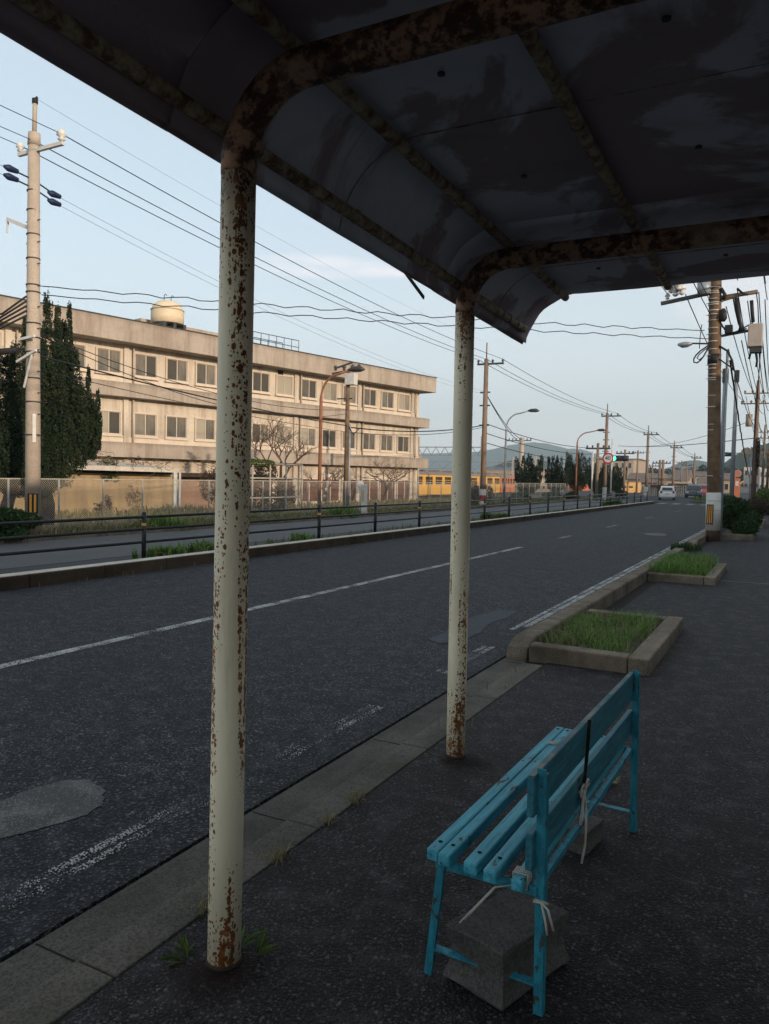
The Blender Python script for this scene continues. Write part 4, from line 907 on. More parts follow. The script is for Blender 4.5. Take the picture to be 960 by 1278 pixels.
# cable spans at mid height
mid=[((LPX,LPY,4.42),(X,Yb,zt_-1.6),.5,.010,0),((LPX,LPY,4.40),(X,Yb,zt_-1.75),.75,.010,0),((LPX,LPY,3.92),(X,Yb,zt_-2.25),.12,.019,0),((LPX,LPY,3.62),(X,Yb,zt_-2.5),.12,.009,0)]
for a_ in mid: wire(a_[0],a_[1],a_[2],a_[3],'dark cables sagging across the building front from the left pole','cables before the building')
for dz,rr_2 in ((2.3,.026),(2.5,.014)): wire((X,Yb,zt_-dz),(pp[0][0],pp[0][1],pp[0][2]-4.3-.5*(dz-2.3)),.25,rr_2,'dark cables from the white-box pole past the building corner','cables past the corner')
for dz in (4.2,4.7,5.2): wire((pp[0][0],pp[0][1],pp[0][2]-dz),(pp[1][0],pp[1][1],pp[1][2]-dz+.4),.45,.022,'low cables slung between the poles before the far hills','low far cables')
wire(PY(0,152,-16+26),PY(1,152,10.96),.1,.004,'x','x') if False else None
# street lamps (far side)
def lamp(label,px,X,ytop_px,arm,mat,base_py=None,group='tall curved street lamps',r=.06):
    Yb=YX(px,X); zt=PY(px,ytop_px,Yb).z
    t=thing('street_lamp',label,'street lamp',(X,Yb,0),0,group)
    pts=[(X,Yb,-.2),(X,Yb,zt-1.0)]
    for i in range(1,9):
        a_=math.pi/2*i/8; pts.append((X+arm*.62*(1-math.cos(a_)),Yb,zt-1.0+.85*math.sin(a_)))
    pts.append((X+arm,Yb,zt-.02)); obj('lamp_post',MB().tube(pts,[r*1.2,r]+[r*.7]*9,10),mat,t)
    obj('lamp_head',MB().tube([(X+arm-.05,Yb,zt-.02),(X+arm+.15,Yb,zt),(X+arm+.45,Yb,zt),(X+arm+.62,Yb,zt-.03)],[.04,.10,.11,.03],10),M['steel_dark'],t); return t
lamp('rust-red street lamp standing before the old building',399,-15.0,463,1.15,M['rustpole'])
lamp('grey curved street lamp left of the lone juniper',630,-14.6,513,1.3,M['steel'],r=.055)
lamp('brown curved street lamp rising from the juniper row',719,-14.6,537,1.5,M['rustpole'],r=.06)
# white marker post + round mirror by the pole
t=thing('marker_post','short white numbered post behind the guard rail, before the old building','post',(-13.9,YX(455,-13.9),0)); Yb=t.location.y
obj('post_body',MB().box((-13.98,Yb-.09,-.1),(-13.80,Yb+.09,1.18)),M['white'],t,bevel=.02)
obj('face_text',MB().box((-13.94,Yb-.096,.55),(-13.86,Yb-.092,.95)),mottled('faded_yellow',(.45,.33,.08),(.5,.42,.2),8,.6),t)
t=thing('round_marker','small round white disc on a stick beside the short white post','sign',(-14.2,YX(450,-14.2),0)); Yb=t.location.y; zc=PX(450,605,-14.2).z
obj('stick',MB().tube([(-14.2,Yb,0),(-14.2,Yb,zc-.1)],.025,6),M['white'],t); obj('disc',MB().lathe((-14.2,Yb,zc),[(.14,-.01),(.15,0),(.14,.01)],18,(.3,-1,0)),M['white'],t)
t=thing('striped_pole_stay','slanting guy wire cover striped white and dark by the rusty lamp','guy wire',G(403,640)); p0=PX(402,635,-15.2); p1=PX(411,592,-15.2); k=MB();k2=MB()
for i in range(10): (k if i%2 else k2).tube([p0.lerp(p1,i/10),p0.lerp(p1,(i+1)/10)],.045,6)
obj('cover',k,M['white'],t); obj('cover_band',k2,M['rustpole'],t)
# ---------------------------------------------------------------- near right utility pole
U=thing('utility_pole','near brown weathered utility pole wrapped with wire and a white base sleeve','utility pole',(UX,UY,0))
obj('pole_shaft',MB().tube([(UX+.02,UY,-.1),(UX-.01,UY,1.3),(UX-.16,UY,6),(UX-.24,UY,9.5)],[.175,.165,.155,.12],20),M['oldpole'],U)
obj('base_sleeve',MB().tube([(UX+.01,UY,.28),(UX-.005,UY,1.27)],[.186,.182],24),M['white'],U)
k=MB()
for z in (.31,.55,.8,1.05): k.tube([(UX,UY,z),(UX,UY,z+.012)],.187,20)
obj('sleeve_band',k,M['steel'],U)
reflector(U,(UX-.06,UY-.195,.70),.16,.52,(-.05,-1,0),3)
obj('side_conduit',MB().tube([(UX+.20,UY+.05,-.05),(UX+.18,UY+.05,2.2),(UX+.18,UY+.05,5)],.035,8),M['steel'],U)
k=MB(); rr=random.Random(9)
zz=[1.7,2.9,3.05,3.5,3.8,4.2,4.25,4.35,4.5,4.6,4.65,4.78,4.85,5.0,5.2,5.4,5.55,5.75,5.9,6.0,6.15,6.2,6.3,6.45,6.5,6.6]
px_=lambda z: UX+.02-.032*z
for z in zz: obj('wire_band',MB().tube([(px_(z),UY,z),(px_(z),UY,z+.014+rr.uniform(-.003,.008))],.163,18),M['ceramic'],U)
for z in zz[::3]: obj('step_bolt',MB().bar((px_(z)-.2,UY-.05,z),(px_(z)+.2,UY-.05,z+.01),.015,.015),M['ceramic'],U)
obj('dark_band',MB().tube([(px_(4.7),UY,4.62),(px_(4.7),UY,4.88)],.166,16),M['wire'],U)
obj('splice_closure',MB().lathe((UX+.05,UY-.12,5.7),[(.05,0),(.10,.08),(.08,.25),(.04,.33)],10),M['wire'],U)
obj('fuse_box',MB().box((UX+.10,UY-.15,5.40),(UX+.28,UY+.1,5.60)),M['wire'],U)
aL=PY(825,379,UY); aR=PY(885,366,UY); obj('crossarm',MB().bar(aL,aR,.09,.09),M['steel_dark'],U)
k=MB()
for px,py,s in ((833,374,1.0),(838,366,1.5),(843,370,1.5),(847,363,1.7),(851,368,1.5),(836,362,1.2)): insul(k,PY(px,py,UY+rr.uniform(-.2,.2)),s)
obj('insulator_cluster',k,M['ceramic'],U)
obj('grey_canister',MB().tube([PY(879,368,UY-.1),PY(879,352,UY-.1)],.17,14),M['steel'],U)
bL=PY(896,372,UY); bR=PY(946,364,UY); cL=PY(896,402,UY); cR=PY(940,400,UY)
obj('crossarm',MB().bar(bL,bR,.09,.09).bar(bL-Vector((0,0,.1)),PY(920,370,UY),.05,.05),M['farpole'],U); obj('crossarm',MB().bar(PY(897,420,UY),PY(938,412,UY),.06,.06).tube([PY(897,405,UY),PY(915,416,UY),PY(940,403,UY)],.02,5),M['steel_dark'],U)
gb=PY(943,420,UY); obj('grey_box',MB().box((gb.x-.17,UY-.2,gb.z-.28),(gb.x+.17,UY+.15,gb.z+.30)),mottled('box_grey',(.42,.36,.31),(.36,.31,.27),3,.7),U,bevel=.02)
obj('box_bottom',MB().box((gb.x-.12,UY-.15,gb.z-.42),(gb.x+.16,UY+.1,gb.z-.285)),M['steel_dark'],U)
k=MB()
def dang(pxs,r): k.tube([PY(a_,b_,UY-.1) for a_,b_ in pxs],r,6)
dang([(919,372),(921,385),(923,400),(925,408),(924,412)],.055); dang([(938,375),(939,390),(940,402)],.05); dang([(915,371),(918,388),(922,405)],.02); dang([(944,365),(946,380),(947,405)],.015)
dang([(898,400),(905,412),(912,416),(922,413),(932,410)],.02); dang([(884,431),(880,434),(874,438),(869,443),(866,448),(866,452),(870,453),(874,450),(878,445),(882,438),(884,432)],.020); dang([(885,433),(879,437),(873,442),(870,447),(873,449),(877,446),(881,440),(885,434)],.015)
dang([(898,432),(908,438),(914,450),(916,462)],.03); dang([(898,448),(903,452),(912,458),(917,463)],.02); dang([(936,428),(937,440),(935,448)],.03); dang([(876,405),(874,420),(873,435)],.012); dang([(944,438),(945,450),(944,458)],.03)
dang([(900,360),(905,368),(903,374)],.05); dang([(920,360),(927,366),(934,368)],.03)
obj('cable_loop',k,M['wire'],U)
hL=PY(848,430,UY); hR=PY(884,429,UY)
ld=thing('street_lamp','small street lamp head reaching left from the near utility pole','street lamp',(UX-.18,UY,hR.z))
obj('lamp_arm',MB().tube([hR,PY(862,428.5,UY)],.022,8),M['steel_dark'],ld); obj('lamp_head',MB().tube([PY(864,429,UY),PY(858,430,UY),PY(852,430.5,UY),PY(846,430,UY)],[.03,.075,.08,.03],12),M['steel'],ld)
# wires above, coming over the shelter from the pole behind the camera
W0=(UX,-9,0)
g1='wires running along the sidewalk poles on the right'
for dx,z in ((-1.35,6.55),(-1.1,6.6),(-.3,6.3),(-.25,5.9),(.1,6.9),(.35,6.75),(.6,6.8),(.85,6.9),(1.0,6.6),(1.05,6.2)):
    wire((UX+dx,-9,z+.9),(UX+dx,UY,z),.5,.011,'black wires converging overhead on the near utility pole',g1)
# farther right-side poles
rp=[('utility_pole',941,475,-2.05,.17,'brown ivy-grown pole near the right picture edge','farpole'),('utility_pole',952,530,-2.4,.14,'slim dark pole right of the ivy-grown pole','farpole'),('utility_pole',958,560,-2.0,.15,'dark pole cut by the right picture edge','oldpole')]
RPs=[]
for nm,px,pyt,X,r,lab,mt in rp:
    Yb=YX(px,X); z=PY(px,pyt,Yb).z; t=thing(nm,lab,'utility pole',(X,Yb,0)); RPs.append((X,Yb,z))
    obj('pole_shaft',MB().tube([(X,Yb,-.1),(X,Yb,z*.9),(X,Yb,z)],[r,r*.75,r*.5],12),M[mt],t)
    k=MB()
    for q,w_ in ((.9,1.0),(.82,1.2),(.45,.6)):
        k.bar((X-w_*.8,Yb,z*q),(X+w_*.8,Yb,z*q),.08,.08)
        for xx in (-.75,-.3,.3,.75): insul(k,(X+xx*w_,Yb,z*q),1.2)
    obj('crossarm',k,M['farpole'],t)
    if px==941:
        V,Fq=leafcloud([(X+.12,Yb-.05,zz_) for zz_ in np.arange(2.6,4.6,.25)],[(.16,.16,.25)]*8,1800,.05,7); fast_mesh('ivy_growth',V,Fq,M['brownbush'],t,loc=-Vector((X,Yb,0)))
        obj('grey_canister',MB().tube([(X-.45,Yb,5.3),(X-.45,Yb,6.1)],.2,12),M['bband'],t)
for px,pyt,X,r,lab in ((900,460,-1.95,.085,'blue-grey steel post close behind the near utility pole'),(914,462,-1.95,.085,'slim grey steel post right of the near utility pole')):
    Yb=YX(px,X); z=PY(px,pyt,Yb).z; t=thing('steel_post',lab,'post',(X,Yb,0)); obj('post_shaft',MB().tube([(X,Yb,0),(X,Yb,z*.6),(X,Yb,z)],[r,r*.9,r*.75],12),M['steel'],t); obj('post_cap',MB().box((X-.09,Yb-.09,z-.45),(X+.09,Yb+.09,z-.02)),M['steel_dark'],t); RPs.append((X,Yb,z))
a_=RPs[0]
for i,(dx,z,dz) in enumerate(((-.9,6.5,-.2),(.1,6.1,.0),(.35,6.5,-.3),(.6,6.2,.1),(.85,6.4,.0),(1.0,6.2,.2),(.5,5.2,-1),(.9,5.0,-.8),(.2,5.0,-2.0),(.95,5.5,.3))):
    wire((UX+dx,UY,z),(a_[0]+dx*.8,a_[1],a_[2]*.86+dz),.5,.014,'black wires dropping away between the sidewalk poles',g1+' beyond')
wire((UX+.95,UY,5.0),(a_[0]-.15,a_[1],2.2),.4,.016,'thick twisted cable sagging to the ivy-grown pole','thick cable',.05,50); wire((UX+.25,UY,4.7),(a_[0]-.25,a_[1],1.9),.25,.026,'thick bundled cable drooping behind the near utility pole','thick cable bundle',.05,50)
for (x,y,z) in RPs[1:3]:
    for dx in (-.7,-.2,.3,.7): wire((a_[0]+dx,a_[1],a_[2]*.88),(x+dx,y,z*.88),.4,.018,'thin wires between the farthest right-hand poles','far right wires')
wire(PY(770,610,110)+Vector((0,0,6)),(a_[0],a_[1],a_[2]*.55),.3,.03,'thin wire crossing the far road to the ivy-grown pole','cross wire'); wire((pp[2][0],pp[2][1],5.6),(RPs[0][0],RPs[0][1],5.8),.4,.02,'thin wire spanning the road above the cars','span wire')
# signals and signs
M['green']=mottled('signal_off',(.02,.03,.03),(.03,.04,.04),3,.5)
a=N('green_lamp'); a.b.inputs['Emission Color'].default_value=(.05,.9,.55,1); a.b.inputs['Emission Strength'].default_value=2.2; M['greenlamp']=a.out((.02,.5,.3),.4)
def signal(label,px,py,Y,w,sgn=1):
    c=PY(px,py,Y); t=thing('traffic_light',label,'traffic light',c); s=w
    obj('housing',MB().box((c.x-s*.5,Y,c.z-s*.16),(c.x+s*.5,Y+.25,c.z+s*.16)),M['steel_dark'],t,bevel=.05)
    for j in (-1,0,1): o=obj('lens',MB().lathe((c.x+j*s*.32,Y-.01,c.z),[(s*.14,0),(s*.13,.03),(s*.06,.05)],16,(0,-1,0)),M['greenlamp'] if j==-1 else M['glass_dark'],t)
    k=MB()
    for j in (-1,0,1): k.tube([(c.x+j*s*.32,Y-.02,c.z+s*.13),(c.x+j*s*.32,Y-.2,c.z+s*.11)],s*.05,6)
    obj('visor',k,M['steel_dark'],t); return t,c
t,c=signal('green traffic light above the junipers beside the round sign',773,572,56,1.25)
xx=c.x; obj('signal_arm',MB().tube([(xx-1.9,56.15,-.1),(xx-1.9,56.15,c.z+.5)],.06,8).tube([(xx-1.9,56.15,c.z+.05),(xx-.5,56.15,c.z+.05)],.04,6),M['white'],t)
t,c=signal('green traffic light hanging right of the near utility pole',908,567,62,.95)
obj('signal_arm',MB().tube([(c.x-.4,62.15,c.z),(c.x+2.2,62.15,c.z+.25)],.035,6),M['steel'],t)
c=PY(759,572,50); t=thing('speed_limit_sign','round white speed limit sign with a red ring on a pole','sign',(c.x,50,0))
obj('sign_pole',MB().tube([(c.x+.22,50.1,-.1),(c.x+.22,50.1,PY(759,548,50).z)],.045,8),M['white'],t)
obj('disc',MB().lathe((c.x,50,c.z),[(.36,0),(.36,.02),(.34,.025)],28,(0,-1,0)),mottled('sign_red',(.42,.03,.03),(.5,.05,.04),3,.5),t)
obj('disc_face',MB().lathe((c.x,49.972,c.z),[(.265,0),(.265,.006),(.26,.008)],28,(0,-1,0)),M['white'],t)
fc=bpy.data.curves.new('digits','FONT'); fc.body='40'; fc.size=.36; fc.align_x='CENTER'; fc.align_y='CENTER'; fc.extrude=.004
fo_=bpy.data.objects.new('tmp',fc); C.objects.link(fo_); bpy.context.view_layer.update(); dm=bpy.data.meshes.new_from_object(fo_.evaluated_get(bpy.context.evaluated_depsgraph_get())); bpy.data.objects.remove(fo_); fo=bpy.data.objects.new('digits',dm); C.objects.link(fo); fo.parent=t; fo.location=(0,-.045,c.z); fo.rotation_euler=(math.pi/2,0,0); dm.materials.clear(); dm.materials.append(mottled('sign_blue',(.02,.04,.2),(.02,.05,.25),3,.5))
c=PY(932,565,42); t=thing('round_sign_back','grey back of a round road sign left of the ivy-grown pole','sign',(c.x,42,0))
obj('disc',MB().lathe((c.x,42,c.z),[(.26,0),(.26,.015),(.25,.02)],24,(0,-1,0)),M['bband'],t); obj('sign_pole',MB().tube([(c.x+.2,42.1,-.1),(c.x+.2,42.1,c.z+.3)],.03,8),M['steel'],t)
# ---------------------------------------------------------------- vehicles
def car(label,loc,rz,paint,Lc=4.0,Wc=1.68,Hc=1.5,seed=0):
    t=thing('parked_car' if False else 'car',label,'car',loc,rz)   # local +Y is forward
    # body sections along y: (y, halfwidth low, halfwidth belt, z_belt)
    sec=[(-2.0,.70,.74,.55),(-1.93,.80,.82,.88),(-1.6,.84,.84,.98),(-.6,.84,.84,.95),(.6,.84,.84,.92),(1.3,.83,.80,.86),(1.85,.76,.72,.70),(2.0,.66,.62,.50)]
    k=MB(); vs=[];n=8
    for y,a_,b_,z in sec: vs+=[(-a_*.94,y,.22),(-a_,y,.42),(-b_,y,z-.08),(-b_*.86,y,z),(b_*.86,y,z),(b_,y,z-.08),(a_,y,.42),(a_*.94,y,.22)]
    fs=[(i*n+j,i*n+(j+1)%n,(i+1)*n+(j+1)%n,(i+1)*n+j) for i in range(len(sec)-1) for j in range(n)]+[tuple(range(n)),tuple(range((len(sec)-1)*n,len(sec)*n))]
    k.add(vs,fs,True); obj('body',k,paint,t,local=True)
    cab=[(-1.92,.70,.95,.95),(-1.55,.66,.97,1.36),(-1.0,.62,.96,1.50),(.2,.62,.94,1.49),(.75,.60,.93,1.34),(1.35,.66,.88,.90)]
    k=MB(); vs=[]
    for y,w,z0,z1 in cab: vs+=[(-.78,y,z0-.05),(-w,y,z1),(w,y,z1),(.78,y,z0-.05)]
    fs=[(i*4+j,i*4+(j+1)%4,(i+1)*4+(j+1)%4,(i+1)*4+j) for i in range(5) for j in range(4)]+[(0,1,2,3),(20,21,22,23)]; k.add(vs,fs,True); obj('cabin',k,paint,t,local=True,bevel=.02)
    obj('rear_window',MB().add([(-.55,-1.90,1.02),(.55,-1.90,1.02),(.50,-1.62,1.33),(-.50,-1.62,1.33)],[(0,1,2,3)]).add([(-.5,-1.925,1.02),(.5,-1.925,1.02)],[]),M['glass_dark'],t,local=True)
    obj('windscreen',MB().add([(-.6,1.30,.95),(.6,1.30,.95),(.54,.80,1.33),(-.54,.80,1.33)],[(0,1,2,3)]),M['glass_dark'],t,local=True)
    for s in (-1,1):
        obj('side_window',MB().add([(s*.80,-1.4,1.0),(s*.80,1.05,.98),(s*.655,.55,1.38),(s*.645,-1.2,1.40)],[(0,1,2,3)]),M['glass_dark'],t,local=True)
        obj('tail_light',MB().box((s*.62-.1,-2.0,.72),(s*.62+.1,-1.9,.98)),TL,t,local=True,bevel=.01); obj('headlight',MB().box((s*.56-.13,1.84,.52),(s*.56+.13,1.97,.68)),M['ceramic'],t,local=True,bevel=.01)
        for y in (-1.3,1.25):
            w=obj('wheel',MB().lathe((s*.72,y,.30),[(.2,-.1),(.30,-.09),(.30,.09),(.2,.1)],20,(1,0,0)),M['wire'],t,local=True); obj('rim',MB().lathe((s*.825,y,.30),[(.18,0),(.15,.012),(.03,.02)],12,(s,0,0)),M['steel'],w,local=True)
    obj('bumper',MB().box((-.76,-2.05,.30),(.76,-1.95,.50)).box((-.7,1.95,.28),(.7,2.05,.45)),paint,t,local=True,bevel=.03)
    obj('plate',MB().box((-.17,-2.06,.62),(.17,-2.03,.76)),M['white'],t,local=True); return t
TL=mottled('tail_red',(.28,.02,.02),(.35,.03,.02),3,.3)
wp=mottled('white_car_paint',(.62,.60,.58),(.58,.56,.55),1,.25,0,0,0,.5); dp=mottled('dark_car_paint',(.05,.055,.06),(.035,.04,.045),1,.25,0,0,0,.5)
gw=G(833,631); car('white hatchback seen from behind driving away at the junction',(PY(833,600,80).x,80,-.16),R(9),wp).scale=(.9,.9,.9)
car('dark car seen at the right of the white hatchback, facing the camera',(YX and PY(866,610,92).x,92,-.1),R(184),dp)
rp_=mottled('red_car_paint',(.30,.06,.05),(.26,.05,.05),1,.3); car('small red car behind the dark car',(PY(879,610,108).x,108,-.1),R(190),rp_)
# small guard fence by the dark car
gs=thing('guard_fence','short dark post fence beside the dark car, left of the near pole','fence',(PY(880,620,66).x,66,0)); k=MB(); c0=PY(868,620,66).x; c1=PY(886,620,66).x
for i in range(6): x=c0+(c1-c0)*i/5; k.tube([(x,66,0),(x,66,.8)],.03,6)
k.tube([(c0,66,.75),(c1,66,.75)],.025,6); obj('rails',k,M['steel_dark'],gs)
struct('traffic_island',MB().box((c0-.3,65,-.02),(c1+.6,68,.14)),M['kerb'],bevel=.03)
tufts('grass',[(random.uniform(c0,c1),random.uniform(65.3,67.7),.14) for _ in range(60)],.3,8,M['grass'],.15,66,.02,.7,label='grass on the small traffic island')
# ---------------------------------------------------------------- railway
M['train']=mottled('train_yellow',(.68,.37,.06),(.62,.33,.05),.4,.5); M['train_or']=mottled('train_orange',(.52,.17,.07),(.46,.15,.06),.4,.6); M['trainroof']=mottled('train_roof',(.17,.14,.12),(.22,.18,.15),1,.8)
def train(label,pa,pb,h,mat,nwin,win=True):
    pa=Vector(pa);pb=Vector(pb); d=(pb-pa); L=d.length; rz=math.atan2(-d.x,d.y); t=thing('train_car',label,'train car',pa,rz,'train cars on the railway')
    wd=2.8
    prof_=[(-wd/2,0),(0,0),(0,h*.86),(-.12,h*.95),(-.5,h),(-wd+.5,h),(-wd+.12,h*.95),(-wd,h*.86),(-wd,0)]
    obj('car_body',MB().prism([(-wd,0),(0,0),(0,h*.88),(-wd,h*.88)],0,L,'xz'),mat,t,local=True,bevel=.05)
    obj('car_roof',MB().prism([(-wd-.03,h*.885),(.03,h*.885),(-.15,h*.96),(-.6,h*1.02),(-wd+.6,h*1.02),(-wd+.15,h*.96)],-.02,L+.02,'xz'),M['trainroof'],t,local=True)
    k=MB()
    for i in range(5): y=L*(.1+.18*i); k.box((-wd*.75,y,h*1.02),(-wd*.25,y+1.2,h*1.10))
    obj('roof_unit',k,M['trainroof'],t,local=True)
    for i in range(nwin):
        y=L*(i+.18)/nwin; w=L/nwin*.70
        f=obj('window',MB().box((.001,y,h*.46),(.03,y+w,h*.82)),mat,t,local=True)
        k=MB()
        for q in range(3): k.box((.031,y+w*(q+.05)/3,h*.475),(.045,y+w*(q+.95)/3,h*.64)).box((.031,y+w*(q+.05)/3,h*.66),(.045,y+w*(q+.95)/3,h*.805))
        obj('pane',k,M['glass_dark'],f,local=True)
    k=MB()
    for y in (L*.06,L*.2,L*.8,L*.88): k.lathe((-.2,y,-.45),[(.4,-.1),(.43,0),(.4,.1)],14,(1,0,0)); k.lathe((-wd+.2,y,-.45),[(.4,-.1),(.43,0),(.4,.1)],14,(1,0,0))
    obj('wheels',k,M['wire'],t,local=True); obj('underframe',MB().box((-wd+.2,L*.02,-.55),(-.25,L*.98,-.001)),M['wire'],t,local=True)
    return t
A=PY(512,618.5,77); A.z=-.62; Bp=PY(624,616,114); Bp.z=-.62
train('long yellow train car beyond the end of the old building',A-(Bp-A).normalized()*6,A.lerp(Bp,.56),2.75,M['train'],8)
train('second yellow train car with few windows, ending near the street lamp',A.lerp(Bp,.575),Bp,2.75,M['train'],4)
d_=(Bp-A).normalized(); train('orange train car behind the lone juniper',Bp+d_*.6,Bp+d_*9,2.75,M['train_or'],5)
ta=PY(728,613,150); tb=PY(752,613,185); tb.z=ta.z; train('orange-red train car showing between the junipers',ta,tb,2.9,M['train_or'],6)
q0=PY(775,612.5,120); q1=PY(800,612.5,122); q0.z=q1.z=-.3
T_=thing('yellow_railcar','small yellow rail vehicle with round windows right of the junipers','rail vehicle',q0,math.atan2(q1.y-q0.y,q1.x-q0.x)); Lq=(q1-q0).length; hq=1.75
obj('body',MB().box((0,0,0),(Lq,2.5,hq)),mottled('railcar_ochre',(.55,.33,.12),(.48,.28,.10),.8,.6),T_,local=True,bevel=.06); obj('roof',MB().box((-.05,-.05,hq+.003),(Lq+.05,2.55,hq+.1)),M['trainroof'],T_,local=True)
for x in (.22,.45,.55): obj('round_window',MB().lathe((Lq*x,-.003,hq*.6),[(.18,0),(.17,.02),(.05,.025)],14,(0,-1,0)),M['glass_dark'],T_,local=True)
obj('red_end',MB().box((-.12,.2,.1),(-.003,2.3,hq*.9)),TL,T_,local=True)
struct('railway_bed',MB().add([(A+Vector((-6,-20,-.95))),(A+Vector((3,-20,-.95))),(Bp+Vector((5,80,-.95))),(Bp+Vector((-8,80,-.95)))],[(0,1,2,3)]),M['kerb'])
# overhead-line gantries
def gantry(label,pxa,pxb,py,Y,hh):
    a_=PY(pxa,py,Y); b_=PY(pxb,py+2,Y); t=thing('railway_gantry',label,'gantry',(a_.x,Y,-1),0,'steel gantries over the railway')
    z1=a_.z; z0=a_.z-hh; k=MB(); n=14
    k.bar((a_.x,Y,z1),(b_.x,Y,z1),.1,.1).bar((a_.x,Y,z0),(b_.x,Y,z0),.08,.08)
    for i in range(n): x0=a_.x+(b_.x-a_.x)*i/n; x1=a_.x+(b_.x-a_.x)*(i+1)/n; k.bar((x0,Y,z0 if i%2 else z1),(x1,Y,z1 if i%2 else z0),.06,.06)
    obj('truss',k,M['steel'],t)
    for x in (a_.x,b_.x): obj('mast',MB().box((x-.14,Y-.14,-1.6),(x+.14,Y+.14,z1+1.2)),M['concpole'],t)
    return t
gantry('nearer steel railway gantry behind the end of the old building',522,602,558,79,.9); gantry('second steel railway gantry, lower in the view, behind the yellow train',524,668,576,105,1.0); gantry('far railway gantry behind the lone juniper',640,742,578,150,1.2)
t=thing('concrete_mast','pale concrete mast with birdlike insulators left of the lone juniper','utility pole',(PY(650,600,70).x,70,-.6)); xm=t.location.x; zt_=PY(650,546,70).z
obj('pole_shaft',MB().tube([(xm,70,-.6),(xm,70,zt_)],[.26,.2],10),M['concpole'],t); k=MB().bar((xm-1.6,70,zt_-.3),(xm+.9,70,zt_-.3),.08,.08)
for i in range(8): insul(k,(xm-1.6+i*.35,70,zt_-.25),1.0)
obj('crossarm',k,M['steel_dark'],t)
for z in (zt_-.2,zt_-.6): wire((xm,70,z),(pp[0][0],pp[0][1],6.0),.4,.025,'dark wires from the concrete mast to the red and white based pole','mast wires')
for (px,pt,Y,r,lab) in ((745,553,58,.13,'short brown pole left of the round sign'),(795,562,120,.16,'small dark pole above the yellow rail vehicle'),(814,578,110,.12,'thin pole right of the pole before the beige buildings'),(823,574,100,.2,'double dark pole with a platform left of the white car'),(827,574,100,.2,'double dark pole with a platform left of the white car'),(850,575,150,.15,'small distant pole against the hill foot'),(857,578,150,.15,'second small distant pole against the hill foot'),(779,561,80,.14,'pole with crossarm above the green traffic light')):
    x=PY(px,600,Y).x; z=PY(px,pt,Y).z; t=thing('utility_pole',lab,'utility pole',(x,Y,-.3),0,'distant poles'); obj('pole_shaft',MB().tube([(x,Y,-.3),(x,Y,z)],[r,r*.75],8),M['farpole'],t); k=MB().bar((x-.9,Y,z-.4),(x+.9,Y,z-.4),.12,.12)
    for q in (-.8,-.4,.4,.8): insul(k,(x+q,Y,z-.35),1.1)
    if px==823: k.box((x-1,Y-.4,z-3.4),(x+1.6,Y+.4,z-3.1)).box((x-1,Y-.4,z-2.4),(x+1.6,Y-.35,z-2.3))
    obj('crossarm',k,M['steel_dark'],t)
# ---------------------------------------------------------------- distant buildings
WM={'beige':mottled('far_beige',(.42,.33,.24),(.36,.28,.20),.6,.9),'white':mottled('far_white',(.55,.52,.47),(.48,.44,.40),.6,.9),'brown':mottled('far_brown',(.25,.17,.12),(.20,.14,.10),.6,.9),'roof':mottled('far_roof',(.13,.10,.085),(.18,.14,.11),1,.9),'roofb':mottled('far_roof_blue',(.08,.10,.13),(.11,.13,.16),1,.9)}
def house(label,pxa,pxb,pyt,Y,dep,wall,roof,gable=.25,nw=3,rows=1,name='house',cat='house',base=-.6):
    xa=PY(pxa,600,Y).x; xb=PY(pxb,600,Y).x; z=PY((pxa+pxb)/2,pyt,Y).z; rf=(z-base)*gable; ze=z-rf
    t=thing(name,label,cat,((xa+xb)/2,Y,base)); obj('wall',MB().box((xa,Y,base),(xb,Y+dep,ze)),WM[wall],t)
    if gable: obj('roof',MB().prism([(Y-.4,ze+.005),(Y+dep+.4,ze+.005),(Y+dep*.62,z),(Y+dep*.38,z)],xa-.4,xb+.4,'yz'),WM[roof],t)
    for r_ in range(rows):
        for i in range(nw):
            x0=xa+(xb-xa)*(i+.25)/nw; w=(xb-xa)/nw*.45; z0=base+(ze-base)*(r_+.38)/rows; hh=(ze-base)/rows*.36
            f=obj('window',MB().box((x0-.06,Y-.05,z0-.06),(x0+w+.06,Y-.002,z0+hh+.06)),M['bframe2'],t); obj('pane',MB().box((x0,Y-.07,z0),(x0+w,Y-.052,z0+hh)),M['glass_dark'],f)
    return t
house('white plastered house between the lone juniper and the row',678,694,590,160,10,'white','roof',.3,2,1)
house('long beige industrial shed behind the railway gantry',600,662,582,190,20,'beige','roofb',.15,9,1,'industrial_shed','building')
house('beige factory with a low roof behind the left junipers',655,700,586,215,20,'beige','roof',.2,6,1,'industrial_shed','building')
house('pale flat building showing above the junipers',741,790,571,260,25,'beige','roof',.05,6,2,'warehouse','building')
house('long brown-roofed station shed behind the yellow rail vehicle',783,822,590,170,14,'brown','roof',.35,6,1,'station_shed','building')
house('low dark shed left of the white car',800,820,596,140,8,'brown','roof',.3,4,1,'shed','building')
house('beige terrace with a long roof above the white car',824,852,592,210,14,'beige','roof',.35,6,1,'terrace','building')
house('low brown wall-like block right above the white car',836,868,602,140,5,'brown','beige',.1,6,1,'shed','building')
house('beige house with brown roof below the hill',840,858,586,260,12,'beige','roof',.4,3,1)
house('white two-storey house left of the near utility pole',868,884,588,190,10,'white','roof',.25,2,2)
house('white house with dark gable just left of the near utility pole',872,888,596,130,10,'white','roof',.4,2,1)
house('cream house behind the steel posts',903,912,590,150,8,'beige','roof',.3,1,1)
house('tall pale building behind the sloping far road',928,948,583,200,14,'white','roof',0,3,2,'apartment_block','building')
house('white building at the right picture edge beyond the poles',948,966,585,190,14,'white','roof',0,3,2,'apartment_block','building')
house('grey low station wall along the railway',620,700,603,130,2,'beige','roof',0,14,1,'station_wall','wall')
